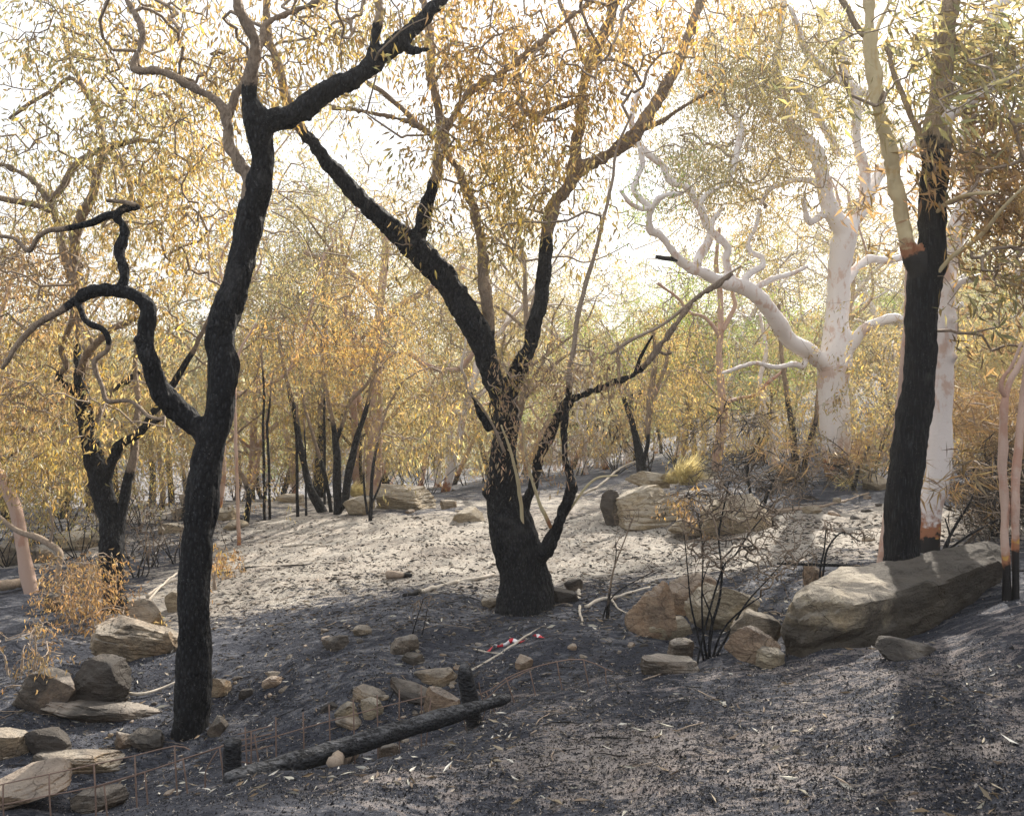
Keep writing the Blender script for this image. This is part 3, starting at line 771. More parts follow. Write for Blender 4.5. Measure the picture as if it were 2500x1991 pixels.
# left mid-distance black tree
t = Tree('burnt_gum_tree', 'black forked gum with drooping tan leaves standing among the boulders', 'tree', 8.6, 'burnt', voxel=.024)
t.branch('trunk', [(250,1318,30),(246,1285,26),(241,1215,21),(235,1150,22),(227,1085,21),(212,1020,22),(200,960,20),(186,900,17),(178,852,16),(170,815,13),(166,781,10),(160,743,8,.8),(164,706,8,.2),(166,650,10,.2),(156,594,12,0),(132,520,10),(114,457,9),(103,422,8),
                   (77,387,6),(42,362,5),(7,348,5),(-40,335,4)], to_ground=True, dD=.6)
t.branch('limb', [(214,1018,14),(224,1000,12),(241,958,11),(252,935,10),(294,913,8),(320,871,8),(339,849,7),(369,800,7),(395,758,6,.8),(414,724,5,.1),(441,668,4,0),(470,600,3)], dD=-.3)
t.branch('limb', [(240,1150,15),(247,1115,13),(256,1075,11),(267,1018,10,.9),(279,969,9,.3),(288,894,7,0),(291,838,6),(285,760,5),(300,680,4)], dD=.5)
t.branch('limb', [(174,832,11),(151,819,8),(124,792,6,.8),(139,770,6,.1),(129,736,6,0),(150,680,6),(158,620,5)], dD=-.3)
t.branch('limb', [(170,795,9,.7),(178,758,8,.1),(203,721,8,0),(233,694,7),(262,680,6),(290,668,5)], dD=-.4)
t.branch('limb', [(160,640,10,0),(158,540,11),(158,495,11),(176,450,11),(197,404,9),(207,352,8),(218,309,7),(205,240,6),(190,205,6),(172,176,5),(151,134,4),(137,84,4),(130,20,3)], dD=.4)
t.branch('branch', [(103,425,6,0),(134,390,7),(158,348,7),(197,323,6),(225,313,7,.8),(292,295,5,.3),(340,302,3,0)], dD=-.3)
t.branch('branch', [(110,445,6,0),(75,432,6),(46,425,7),(-5,416,6)], dD=-.2)
t.branch('branch', [(225,315,6,.4),(262,350,5,0),(275,400,5),(285,430,3)], dD=-.2)
t.branch('branch', [(185,200,5,0),(150,165,4),(110,190,4),(60,220,4),(20,250,3)], dD=.3)
t.branch('branch', [(294,905,6),(320,892,5),(345,880,4)], dD=-.1)
t.branch('branch', [(190,915,6,.6),(230,830,6,.4),(262,805,7,.9),(292,782,5,.8)], dD=.5)
t.build()
t.crown([(70,100,110,110,48,'olive'),(190,60,100,80,46,'gold'),(60,260,90,90,37,'olive'),(210,180,100,90,46,'olive'),(300,250,90,80,46,'olive'),(330,330,100,70,58,'gold'),(210,350,80,60,35,'olive'),(80,420,90,60,27,'olive'),
         (340,440,90,70,46,'gold'),(240,480,60,60,21,'gold'),(60,620,90,90,62,'brown'),(40,720,80,80,62,'gold'),(110,860,90,90,84,'gold',1.8),(60,960,90,80,73,'gold',1.8),(340,620,90,90,42,'gold'),(380,530,70,60,31,'gold'),
         (250,760,70,60,27,'gold',1.8),(230,880,40,50,12,'gold',-.4),(330,740,70,70,35,'gold'),(30,830,60,80,52,'brown'),(420,250,70,90,23,'gold'),(440,350,60,70,27,'gold')], nleaf=24, L=.085)

# right black tree with cream stem
t = Tree('burnt_stringybark_tree', 'straight thick black trunk with one unburnt cream stem, standing behind the sandstone slab', 'tree', 6.8, 'burnt_fine', voxel=.018)
t.branch('trunk', [(1898,1200,38),(1902,1158,36),(1906,1045,36),(1916,950,37),(1925,875,34),(1932,800,32),(1938,724,31),(1942,649,31),(1944,590,34),(1950,545,37),(1960,510,30),(1962,470,28,.85),(1963,422,28,.75),(1963,352,28,.62),(1969,290,28,.35),(1979,229,22,.1),
                   (1986,158,20,0),(1993,88,19),(2000,18,18),(2003,-40,17),(2010,-120,15)], to_ground=True)
t.branch('limb', [(1938,575,22,1),(1920,548,17,.8),(1914,530,15,.55),(1910,508,15,.32),(1905,475,15,0),(1887,404,15),(1877,334,15),(1859,264,14),(1842,193,14),(1834,123,14),(1831,53,12),(1831,0,11),(1834,-90,10)], dD=-.3, mat='creambark')
t.branch('limb', [(1978,262,14,0),(2000,246,12),(2038,218,10),(2084,186,10),(2156,141,9),(2240,95,8)], dD=-.5, mat='angophora')
t.branch('branch', [(1838,75,8,0),(1813,70,7),(1789,28,6),(1765,-8,5),(1740,-60,4)], dD=.2)
t.branch('branch', [(1956,300,8,0),(1934,274,7),(1908,218,6),(1880,150,5),(1870,90,4)], dD=.3)
t.branch('branch', [(1838,90,5,0),(1852,50,4),(1875,0,3),(1890,-50,3)], dD=.1, mat='creambark')
t.branch('branch', [(1945,610,4,0),(2000,545,5),(2060,500,4.5),(2110,440,4),(2160,390,3)], dD=-.9, mat='creambark')
t.branch('branch', [(1960,460,4,0),(1990,430,5),(2040,410,4),(2100,404,3)], dD=-.8, mat='creambark')
t.build()
t.crown([(2060,60,90,80,60,'olive'),(2000,110,60,70,30,'olive'),(2120,160,70,70,50,'olive'),(2030,200,50,60,30,'olive'),(2090,290,80,60,50,'brown'),(2130,380,60,60,46,'brown'),(2060,370,60,50,30,'brown'),
         (2110,470,70,50,46,'brown'),(2080,560,70,50,30,'olive'),(2130,620,50,60,30,'brown'),(1890,60,60,70,22,'olive'),(1760,110,60,70,16,'olive'),(1900,130,50,60,14,'olive'),(1870,390,40,30,9,'rust',-.1,.03),(1850,430,40,30,9,'brown',-.1,.03),
         (2180,260,60,160,40,'brown')],
        nleaf=15, L=.135, spread=.17, droop=.35, wind=(.75, -.25, -.45), aspect=.17)

# white angophora behind it
t = Tree('angophora_tree', 'smooth pinkish white trunk with two round knobs, close behind the straight black trunk', 'tree', 8.2, 'angophora', voxel=.022, default_char=0.0)
t.branch('trunk', [(1948,1160,27,.95),(1949,1125,26,.5),(1958,1063,26,.12),(1970,1007,28,0),(1977,950,28),(1981,894,27),(1981,837,26),(1981,781,26),(1981,724,25),(1981,668,25),(1983,611,23),(1987,574,22),(2000,531,20),(2014,494,20),(2028,460,21),
                   (2038,420,22),(2040,387,22),(2036,316,17),(2040,246,14),(2062,150,14),(2092,35,14),(2128,-10,12),(2170,-80,11)], to_ground=True, dD=.2)
t.branch('limb', [(1990,640,12),(2004,612,10),(2024,594,9.5),(2062,584,9),(2112,579,8),(2160,570,7),(2220,545,6)], dD=-.3)
t.branch('branch', [(1992,676,10),(2002,673,9),(2007,671,6)], dD=-.15, wob=0)
t.branch('branch', [(1994,754,13),(2006,751,11),(2013,749,7)], dD=-.15, wob=0)
t.branch('limb', [(2035,440,13),(2070,400,11),(2110,340,10),(2170,270,8)], dD=.6)
t.build()
t.crown([(2090,240,80,90,30,'olive'),(2110,100,80,80,30,'gold'),(2130,420,60,70,26,'brown'),(2140,640,50,60,14,'gold')], nleaf=14, L=.12, droop=.5, wind=(.5, -.1, -.5), aspect=.18)
t = Tree('pink_gum_tree', 'slim salmon-barked stem half hidden at the foot of the straight black trunk', 'tree', 7.3, 'pinkbark', default_char=0.0)
t.branch('trunk', [(1858,1185,12),(1866,1110,10),(1872,1060,9),(1882,980,8),(1890,880,7),(1902,760,6),(1910,600,5),(1905,480,4)], to_ground=True, dD=1.2)
t.build()

# the big angophora
t = Tree('angophora_tree', 'massive pale pink angophora with a long crooked limb reaching across the clearing', 'tree', 16.0, 'angophora', voxel=.042, default_char=0.0)
t.branch('trunk', [(1768,1008,30,.72),(1767,985,29,.55),(1763,955,29,.32),(1762,925,30,.08),(1759,875,31,0),(1757,819,31),(1757,781,33),(1762,743,31),(1763,687,26),(1767,630,24),(1770,574,23),(1775,520,24),(1780,490,22),(1757,457,18),(1740,404,17),(1729,352,16),(1715,316,16),
                   (1683,288,15),(1666,270,13),(1648,211,11),(1634,141,9),(1640,60,8),(1655,-20,7)], to_ground=True)
t.branch('limb', [(1748,775,22),(1727,758,18),(1703,743,18),(1676,728,18),(1654,706,17),(1631,668,17),(1605,634,17),(1571,604,16),(1545,596,15),(1523,593,14),(1486,578,13),(1450,560,11),(1426,545,10),(1411,521,9),(1387,494,9),(1369,482,9),(1368,452,9),(1376,430,8),(1396,412,6),(1440,405,4)], dD=-3.2)
t.branch('limb', [(1775,740,16),(1793,728,13),(1812,702,12),(1842,683,11),(1876,672,11),(1906,672,10),(1960,660,8),(2030,640,7)], dD=-1.0)
t.branch('limb', [(1776,610,13),(1787,583,11),(1808,559,10),(1838,544,9),(1876,548,8),(1930,530,7)], dD=.8)
t.branch('limb', [(1782,488,16),(1800,462,13),(1817,440,12),(1838,387,12),(1863,352,12),(1915,309,10),(1980,270,8)], dD=.6)
t.branch('limb', [(1815,440,11),(1822,395,11),(1820,352,11),(1803,299,10),(1803,229,10),(1796,197,9),(1778,151,8),(1775,88,7),(1790,20,6)], dD=-.5)
t.branch('limb', [(1466,560,11),(1472,545,10),(1486,518,10),(1497,495,8),(1500,465,6),(1520,440,5)], dD=.7)
t.branch('limb', [(1538,596,11),(1535,572,10),(1529,545,9),(1535,521,9),(1517,506,9),(1492,479,9),(1480,451,9),(1465,420,9),(1450,397,9),(1414,382,9),(1396,352,8),(1381,337,8),(1360,319,8),(1342,298,7),(1330,250,5),(1345,190,4)], dD=-.6)
t.branch('branch', [(1478,445,7),(1471,432,7),(1480,419,6),(1494,404,5),(1530,385,4),(1545,350,6),(1556,300,7),(1560,270,6),(1548,240,5)], dD=.4)
t.branch('branch', [(1372,440,7),(1336,406,6),(1339,379,6),(1352,343,6),(1346,310,5)], dD=-.2)
t.branch('branch', [(1369,436,5),(1350,440,5),(1325,425,5),(1305,400,4)], dD=-.2)
t.branch('branch', [(1424,545,8,.9),(1405,545,5,1),(1382,541,4,1)], dD=-.1)
t.branch('branch', [(1560,600,9),(1580,575,7),(1605,560,6),(1602,540,6),(1580,530,6),(1575,510,5),(1590,480,4),(1600,440,4)], dD=.5)
t.branch('branch', [(1580,608,7),(1620,590,6),(1670,575,5),(1700,560,3)], dD=.5)
t.branch('branch', [(1700,748,7),(1690,772,6),(1676,766,6),(1635,773,5),(1590,764,4),(1552,775,4),(1520,785,3)], dD=-.8)
t.branch('branch', [(1732,392,8),(1690,378,6),(1640,390,5),(1620,400,5),(1600,430,4)], dD=-.6)
t.branch('branch', [(1760,460,9),(1735,452,8),(1705,468,8),(1695,440,7),(1690,415,5)], dD=-.5)
t.branch('branch', [(1770,330,7),(1690,195,8),(1650,185,7)], dD=-.5)
t.branch('limb', [(1834,205,9),(1810,190,9),(1770,170,9),(1730,140,8),(1700,112,8),(1680,60,7),(1660,10,6)], dD=-.5)
t.build()
t.crown([(1560,120,110,90,153,'olive'),(1480,190,90,70,105,'olive'),(1640,170,90,70,110,'olive'),(1600,250,90,70,105,'gold'),(1520,330,90,60,105,'olive'),(1640,330,70,60,81,'gold'),(1430,300,70,60,66,'olive'),(1700,90,90,70,96,'olive'),
         (1480,430,60,50,42,'gold'),(1600,410,60,50,52,'gold'),(1560,40,120,60,134,'gold'),(1690,240,60,50,57,'olive'),(1760,60,70,60,66,'olive'),(1590,470,50,40,33,'gold'),(1340,400,60,50,33,'green'),(1860,190,70,80,52,'olive'),
         (1880,300,60,60,28,'gold')], nleaf=44, L=.08, spread=.24, rmax=.03)

# pink tree beside it
t = Tree('pink_gum_tree', 'pink-barked forked gum between the pale boulder and the massive angophora', 'tree', 18.0, 'pinkbark', default_char=0.0)
t.branch('trunk', [(1508,1000,11),(1511,960,10),(1517,920,10),(1521,856,10),(1517,800,8),(1513,743,7),(1517,706,7),(1518,668,6),(1515,612,5),(1508,550,4),(1515,480,3)], to_ground=True)
t.branch('limb', [(1517,700,6),(1532,676,5),(1547,642,4.5),(1543,610,4),(1560,560,3)], dD=.4)
t.branch('limb', [(1515,712,5),(1506,694,4.5),(1483,668,4),(1449,657,4),(1430,630,3.5),(1385,596,3)], dD=-.5)
t.branch('limb', [(1522,856,6),(1530,847,5),(1558,838,4,.3),(1592,830,4),(1619,804,4),(1650,780,3)], dD=.3)
t.build()
t.crown([(1450,700,70,50,30,'gold'),(1400,620,60,50,26,'green'),(1480,560,70,50,30,'green'),(1560,560,60,50,22,'olive'),(1460,770,80,60,44,'gold'),(1400,760,60,50,26,'gold'),(1620,760,50,40,14,'green')], nleaf=40, L=.08, spread=.24, rmax=.025)

def slim(name, label, D, mat, pts, extra=(), crown=None, c0=1.0, group=None, **kw):
    t = Tree(name, label, 'tree', D, mat, group=group, default_char=c0)
    t.branch('trunk', pts, to_ground=True)
    for e in extra: t.branch(e[0], e[1], dD=e[2] if len(e) > 2 else 0)
    t.build()
    if crown: t.crown(crown, **kw)
    return t
slim('white_gum_tree', 'thin white trunk showing past the scorched needle bush', 19.0, 'angophora', [(1632,978,7),(1627,915,6),(1610,862,5.5),(1600,800,5),(1612,740,4),(1600,660,3)], c0=0.0,
     crown=[(1620,690,60,60,18,'olive'),(1660,640,50,50,12,'green')], nleaf=32, L=.08, spread=.21)
slim('burnt_sapling_tree', 'leaning black-footed sapling right beside the massive angophora', 17.0, 'burnt', [(1676,972,8),(1669,900,6.5),(1660,850,5.5,.6),(1652,800,5,.1),(1644,730,4,0),(1640,640,3)],
     crown=[(1650,640,50,60,14,'olive')], nleaf=28, L=.08, spread=.21)
slim('burnt_sapling_tree', 'dark sapling leaning into the foot of the massive angophora', 16.6, 'burnt', [(1695,968,6),(1706,925,5),(1718,880,5,.5),(1722,820,4,.1),(1728,740,3,0)])
slim('burnt_gum_tree', 'short black double-stemmed gum just behind the pale boulder', 16.0, 'burnt', [(1353,1002,11),(1344,950,9),(1332,894,7),(1318,850,5,.8),(1305,800,4,.2),(1300,720,3,0)],
     extra=[('limb', [(1352,985,6),(1364,930,4,.6),(1366,880,6,.1),(1368,837,7,0),(1380,760,5),(1375,690,3)], .3), ('limb', [(1368,850,5,0),(1395,790,4),(1410,730,3)], .2)],
     crown=[(1330,720,80,60,28,'gold'),(1400,830,70,60,25,'gold'),(1300,850,60,60,18,'brown'),(1390,700,60,60,18,'gold'),(1420,900,50,50,14,'gold')], nleaf=32, L=.08, spread=.21)
t = Tree('pale_gum_tree', 'pair of thin tan trunks with blackened feet at the far end of the slab', 'tree', 5.5, 'pinkbark', default_char=0.0)
t.branch('trunk', [(2121,1236,9.5,1),(2120,1190,8.5,.75),(2118,1150,8.5,.1),(2114,1051,9,0),(2112,938,9),(2114,862,8),(2118,835,7),(2128,800,6),(2143,773,6),(2160,730,6),(2185,640,5)], to_ground=True)
t.branch('trunk', [(2137,1196,8,1),(2137,1150,8,.6),(2137,1100,8.5,0),(2138,1051,9),(2144,938,8.5),(2153,862,8),(2163,780,7),(2172,690,6),(2170,560,5)], to_ground=True)
t.branch('branch', [(2120,838,5),(2108,820,5),(2112,795,4),(2130,770,4),(2150,720,3)], dD=-.1)
t.build()
# salmon trunk on the far left with the dead limb hung across it
t = slim('pink_gum_tree', 'leaning salmon-barked trunk at the left edge above the shaded rocks', 10.0, 'pinkbark', [(82,1318,15),(80,1305,14.5),(63,1237,14),(50,1168,12.5),(39,1104,12.5),(28,1060,12),(11,1024,12),(-18,960,11),(-40,880,10),(-30,780,8),(-10,700,6),(20,600,5)], c0=0.0,
     crown=[(20,1010,60,50,14,'gold'),(40,540,70,60,25,'brown'),(90,480,60,50,16,'brown'),(0,860,60,80,25,'gold')], nleaf=24, L=.08)

# stems round the centre-left outcrop
slim('burnt_sapling_tree', 'black stem leaning away from the low ochre outcrop', 15.0, 'burnt', [(684,1092,11),(670,1060,9.5),(653,1026,8),(634,951,7),(619,864,6,.8),(604,800,4.5,.2),(595,758,4,0),(585,690,3)],
     crown=[(600,700,80,60,35,'gold'),(560,760,60,50,21,'gold'),(640,640,70,60,25,'olive')], nleaf=36, L=.08, spread=.21)
slim('burnt_gum_tree', 'twin black trunks standing against the low ochre outcrop', 14.5, 'burnt', [(710,1092,10),(709,1040,9),(709,969,8.5),(706,924,7),(702,894,5,.6),(690,840,4.5,.1),(682,780,4,0),(675,700,3)],
     extra=[('limb', [(712,1075,9),(728,1050,8.5),(736,988,8),(751,924,6.5),(770,868,5,.8),(785,800,4,.1),(800,720,3,0)], .25), ('branch', [(707,930,5),(721,894,4,.5),(735,850,4,.1),(770,810,4,0),(800,770,3)], -.2)],
     crown=[(690,720,80,60,39,'orange'),(760,690,80,60,39,'orange'),(730,780,80,50,28,'gold'),(820,740,70,60,30,'gold'),(660,800,60,50,16,'gold'),(850,660,70,60,25,'gold'),(700,620,80,60,30,'gold'),(620,870,50,50,12,'gold')], nleaf=38, L=.08, spread=.21)
slim('burnt_sapling_tree', 'tan-topped sapling leaning between the black stems', 14.8, 'burnt', [(698,1086,5),(690,1030,4.5),(679,981,4,.6),(657,909,3.5,.1),(640,850,3,0),(630,780,2.5)])
for k, (pts, D, lab) in enumerate([
        ([(557,1118,3.2),(556,1000,3),(554,900,2.8),(556,819,2.5),(550,740,2,0)], 14.0, 'thin black pole stem, left of the close pair'),
        ([(569,1118,3.2),(567,1000,2.8),(563,900,2.6),(566,870,2.2),(575,780,2,0)], 14.1, 'thin black pole stem, right of the close pair'),
        ([(627,1106,3.6),(626,1030,3.4),(625,943,3),(626,850,2.4,.2)], 14.3, 'thin black pole crossing behind the leaning stem'),
        ([(645,1099,2.6),(644,1020,2.4),(643,950,2),(640,880,1.8,.2)], 14.4, 'slimmest black pole in the gap under the leaning stem'),
        ([(683,1078,2.8),(684,980,2.6),(683,849,2.4),(690,760,2,.1)], 16.0, 'straight black pole just left of the twin trunks')]):
    slim('burnt_pole_stem', lab, D, 'burnt', pts)
slim('burnt_sapling_tree', 'small black sapling growing in front of the ochre outcrop', 13.6, 'burnt', [(780,1080,4.5),(782,1040,4),(784,1000,3.6),(792,943,2.8,.5),(815,860,2.4,0),(850,800,2)],
     extra=[('branch', [(774,1082,3),(768,1040,2.6),(766,990,2,.4),(770,920,1.6,0)], .1), ('branch', [(783,1060,2.5),(800,1020,2,.6),(812,970,1.5,0)], -.1)],
     crown=[(850,880,60,60,21,'gold'),(820,930,50,40,12,'olive'),(900,830,60,50,18,'gold')], nleaf=16, L=.10, spread=.22)
slim('red_gum_tree', 'thick rust-brown trunk rising behind the ochre outcrop', 21.0, 'pinkbark', [(788,1035,18,.2),(788,1000,17,.15),(788,932,16,0),(790,849,14),(796,743,11),(800,640,9),(811,525,8),(800,430,6)], c0=0.0,
     extra=[('limb', [(798,690,8),(850,640,7),(920,600,6),(980,560,5)], .5), ('limb', [(800,640,8),(760,590,7),(710,560,6),(640,530,5)], -.5), ('limb', [(795,760,6),(850,740,5),(900,770,6),(960,780,6),(1000,740,5)], -1)],
     crown=[(760,520,90,60,35,'olive'),(860,560,80,60,30,'olive'),(690,540,80,60,30,'olive'),(930,640,80,60,30,'gold'),(820,450,90,60,30,'olive'),(740,420,80,60,25,'olive'),(930,820,70,60,28,'gold'),(960,720,60,60,23,'orange'),(650,450,80,60,25,'olive')], nleaf=48, L=.09, spread=.28, rmax=.03)
slim('pink_pole_tree', 'slim pink pole trunk right beside the tall charred gum', 12.0, 'pinkbark', [(503,1142,4.4,.6),(502,1100,4,.1),(499,1007,3.6,0),(496,900,3.4),(495,804,3),(505,740,2.5),(540,680,2)], c0=0.0)
slim('burnt_stump_tree', 'stubby blackened trunk low between the pink pole and the thin poles', 13.5, 'burnt', [(518,1108,7),(522,1070,6),(524,1040,6,.8),(512,1005,4,.3),(500,980,3,0)],
     crown=[(520,1000,36,30,8,'brown'),(545,1030,30,24,5,'olive')], nleaf=14, L=.09, spread=.18)
slim('grey_gum_tree', 'slender grey trunk with a black foot above the pale ledge', 17.0, 'burnt', [(341,1096,6.5),(342,1060,6,.6),(343,1026,5.5,.1),(336,969,4.5,0),(330,900,4),(345,820,3)],
     crown=[(350,900,60,60,36,'gold'),(310,960,50,50,22,'gold'),(390,950,50,60,26,'gold'),(370,830,60,50,30,'olive')], nleaf=34, L=.08, spread=.21)
# ------------------------------------------------------------------ rocks
def cube_sphere(n):
    key = {}; V = []; Q = []
    for ax in range(3):
        for sg in (-1, 1):
            idx = np.empty((n + 1, n + 1), int)
            for i in range(n + 1):
                for j in range(n + 1):
                    p = [0, 0, 0]; p[ax] = sg * n; p[(ax + 1) % 3] = (2 * i - n); p[(ax + 2) % 3] = (2 * j - n)
                    k = tuple(p)
                    if k not in key: key[k] = len(V); V.append(p)
                    idx[i, j] = key[k]
            for i in range(n):
                for j in range(n):
                    q = [idx[i, j], idx[i + 1, j], idx[i + 1, j + 1], idx[i, j + 1]]
                    Q.append(q if sg > 0 else q[::-1])
    return np.array(V, float) / n, np.array(Q)
_CS = {n: cube_sphere(n) for n in (5, 8, 12, 18, 26)}
def rock_verts(n, rng, p=5.0, cuts=8, cut=(.55, .90), layers=.03):
    V, Q = _CS[n]
    V = V.copy(); V = np.tan(V * .74) / math.tan(.74)
    V = V / (np.sum(np.abs(V) ** p, 1) ** (1 / p))[:, None]
    s = rng.uniform(0, 60)
    N = V / np.linalg.norm(V, axis=1)[:, None]
    V = V + N * (.10 * fbm(V[:, 0] * 1.3 + s, V[:, 1] * 1.3, V[:, 2] * 1.3, seed=4, oct=2))[:, None]
    for k in range(cuts + 7):
        nn = rng.normal(size=3); nn[2] *= .55 if k % 3 else 1.3; nn /= np.linalg.norm(nn); d = rng.uniform(*cut) * (np.abs(nn).sum() ** .5)
        V = V - np.maximum(0, V @ nn - d)[:, None] * nn
    q = V[:, 2] * 4.5 + vnoise(V[:, 0] * 1.5 + s, V[:, 1] * 1.5, seed=9) * .7
    st = np.floor(q)
    V[:, :2] *= (1 + layers * (vnoise(st * 1.7 + s, st * .3, seed=12)) - .03 * (np.abs(q - st - .5) > .38))[:, None]
    V = V + N * (.028 * fbm(V[:, 0] * 3 + s, V[:, 1] * 3, V[:, 2] * 6, seed=14, oct=2) + .022 * fbm(V[:, 0] * 8 + s, V[:, 1] * 8, V[:, 2] * 12, seed=15, oct=2))[:, None]
    return V, Q
ROCKS = []
def rock(box, label, mat='rock', deep=.75, tilt=0.0, yaw=None, cuts=11, n=18, bury=.25, name='rock', D=None, dz=0.0, group=None, p=4.0, attr=None):
    u0, v0, u1, v1 = box; ROCKS.append(((u0 + u1) / 2, (v0 + v1) / 2, (u1 - u0) / 2, label))
    rng = np.random.default_rng(int(u0 * 7 + v0 * 13) % 99991)
    uc = (u0 + u1) / 2
    h0 = hit(uc, v1 - 1) if D is None else px(uc, v1, D)
    D0 = h0[1]
    wx = (u1 - u0) * D0 / F; dm = wx * deep
    Dc = D0 + dm * .45
    drop = CZ - h0[2]
    dpx = drop * .8 * F * (1 / D0 - 1 / (D0 + dm))
    hz = max(.58 * (v1 - v0), (v1 - v0) - .5 * dpx) * Dc / F
    V, Q = rock_verts(n, rng, cuts=cuts, p=p)
    a = math.radians(rng.uniform(-25, 25) if yaw is None else yaw); ca, sa = math.cos(a), math.sin(a)
    S = np.array([wx / 2, dm / 2, hz / 2 * (1 + bury)])
    V = V * S
    t = math.radians(tilt); ct, st = math.cos(t), math.sin(t)
    V = np.stack([V[:, 0] * ct - V[:, 2] * st, V[:, 1], V[:, 0] * st + V[:, 2] * ct], 1)
    V = np.stack([V[:, 0] * ca - V[:, 1] * sa, V[:, 0] * sa + V[:, 1] * ca, V[:, 2]], 1)
    lo, hi = V.min(0), V.max(0)
    V = (V - (lo + hi) / 2) * np.array([wx / (hi[0] - lo[0]), dm / (hi[1] - lo[1]), hz * (1 + bury) / (hi[2] - lo[2])])
    c = np.array([(uc - W / 2) / F * Dc, Dc, 0]); zb = h0[2] + dz
    V[:, 2] += hz * (1 + bury) / 2 - hz * bury
    o = link(name, make_mesh(name, V, [Q], M[mat], True, attr or {}), None, (c[0], c[1], zb))
    o.data.set_sharp_from_angle(angle=math.radians(24))
    return tag(o, label, 'rock', group)

# the long slab, lofted from stations (top front, bottom front, top back)
_st = [((1645,1338,4.9),(1655,1374,4.95),(1668,1300,5.2)), ((1668,1268,4.8),(1690,1380,4.75),(1690,1240,5.35)), ((1700,1250,4.82),(1735,1376,4.78),(1722,1220,5.5)), ((1790,1258,4.9),(1790,1364,4.85),(1775,1204,5.8)),
       ((1880,1250,5.05),(1880,1338,5.0),(1850,1187,6.0)), ((1980,1216,5.3),(1975,1300,5.27),(1950,1165,6.2)), ((2050,1186,5.55),(2040,1258,5.55),(2035,1143,6.4)), ((2095,1170,5.75),(2085,1228,5.9),(2080,1138,6.45)), ((2116,1182,5.95),(2108,1206,6.0),(2108,1150,6.4))]
def slab():
    L = []
    for tf, bf, tb in _st:
        a, b, c = px(*tf), px(*bf), px(*tb)
        g = gz(b[0], b[1]); b[2] = min(b[2], g + .02)
        d = c.copy(); d[2] = gz(c[0], c[1]) - .1; e = b.copy(); e[1] += .12; e[2] -= .25
        L.append(np.array([e, b, a * .9 + b * .1 + np.array([0, -.05, 0]), a, a * .6 + c * .4 + np.array([0, 0, .015]), c, d]))
    L = np.array(L)
    ns, na = 200, 130
    si = np.linspace(0, len(L) - 1, ns); i0 = np.minimum(si.astype(int), len(L) - 2); f = (si - i0)[:, None, None]
    f = f * f * (3 - 2 * f) * .4 + f * .6
    S = L[i0] * (1 - f) + L[i0 + 1] * f
    S = np.concatenate([S, S[:, :1]], 1)
    seg = np.linalg.norm(np.diff(S, axis=1), axis=2); cum = np.concatenate([np.zeros((ns, 1)), np.cumsum(seg, 1)], 1)
    out = np.empty((ns, na, 3))
    for i in range(ns):
        t = np.linspace(0, cum[i, -1], na, endpoint=False)
        for k in range(3): out[i, :, k] = np.interp(t, cum[i], S[i, :, k])
    V = out.reshape(-1, 3)
    i = np.arange(ns - 1)[:, None] * na; j = np.arange(na)[None]; k = (j + 1) % na
    Q = np.stack([i + j, i + k, i + na + k, i + na + j], -1).reshape(-1, 4)
    c0, c1 = len(V), len(V) + 1
    V = np.concatenate([V, out[0].mean(0)[None], out[-1].mean(0)[None]])
    jj = np.arange(na); kk = (jj + 1) % na; b = (ns - 1) * na
    T = np.concatenate([np.stack([np.full(na, c0), kk, jj], 1), np.stack([np.full(na, c1), b + jj, b + kk], 1)])
    ctr = out.mean(1); ctr = np.concatenate([np.repeat(ctr, na, 0), ctr[:1], ctr[-1:]])
    N = V - ctr; N /= np.linalg.norm(N, axis=1)[:, None] + 1e-6
    q = V[:, 2] - .16 * V[:, 0]
    V = V + N * (.055 * fbm(V[:, 0] * 2.2, V[:, 1] * 2.2, V[:, 2] * 5, seed=31, oct=4) + .035 * vnoise(V[:, 0] * .8, V[:, 1] * .8, q * 18, seed=8) + .016 * vnoise(V[:, 0] * 3, V[:, 1] * 3, q * 46, seed=18) + .012 * fbm(V[:, 0] * 14, V[:, 1] * 14, V[:, 2] * 20, seed=19, oct=3))[:, None]
    x = V[:, 0]; front = np.clip((.52 + .12 * (x - 2) - V[:, 2]) / .16, 0, 1)
    soot = np.clip((x - 2.45 + .4 * vnoise(V[:, 0] * 3, V[:, 2] * 6, seed=2)) / .5, 0, 1) * front + np.clip((.16 - (V[:, 2] - terr(V[:, 0], V[:, 1]))) / .1, 0, 1) * .2
    base = np.array([2.6, 5.4, .2])
    o = link('sandstone_slab', make_mesh('sandstone_slab', V - base, [Q, T], M['rock_clean'], True, {'soot': soot * .5}), None, base)
    o.data.set_sharp_from_angle(angle=math.radians(28))
    tag(o, 'long flat-topped sandstone slab with a fire-blackened front, in front of the straight black trunk', 'rock')
slab()

R = rock
R((194,1301,380,1400), 'big tan wedge-shaped boulder behind the tall charred gum', 'rock', .8, -18, n=26, cuts=9)
R((156,1388,286,1496), 'dark blocky boulder below the tan wedge-shaped boulder', 'rock_dark', .8, -8, n=26, cuts=11)
R((28,1409,170,1508), 'sooty slab sloping down to the left of the dark blocky boulder', 'rock_dark', .7, -28, n=12)
R((100,1466,374,1536), 'long half-buried slab running into the foot of the tall charred gum', 'rock_dark', .5, -20, n=18, bury=.5)
R((325,1329,377,1380), 'small banded stone leaning on the tan wedge-shaped boulder', 'rock', .7, 20, n=12)
R((255,1262,345,1332), 'grey boulder upslope of the tan wedge-shaped boulder', 'rock', .9, -20)
R((345,1243,382,1290), 'two-toned pale stone behind the tall charred gum at mid height', 'rock_clean', .8, 0, n=12)
R((-20,1534,56,1602), 'rounded brown rock cut by the left edge of the picture', 'rock', .8, 5)
R((59,1530,154,1608), 'creased dark rock beside the rounded brown rock', 'rock_dark', .8, -12)
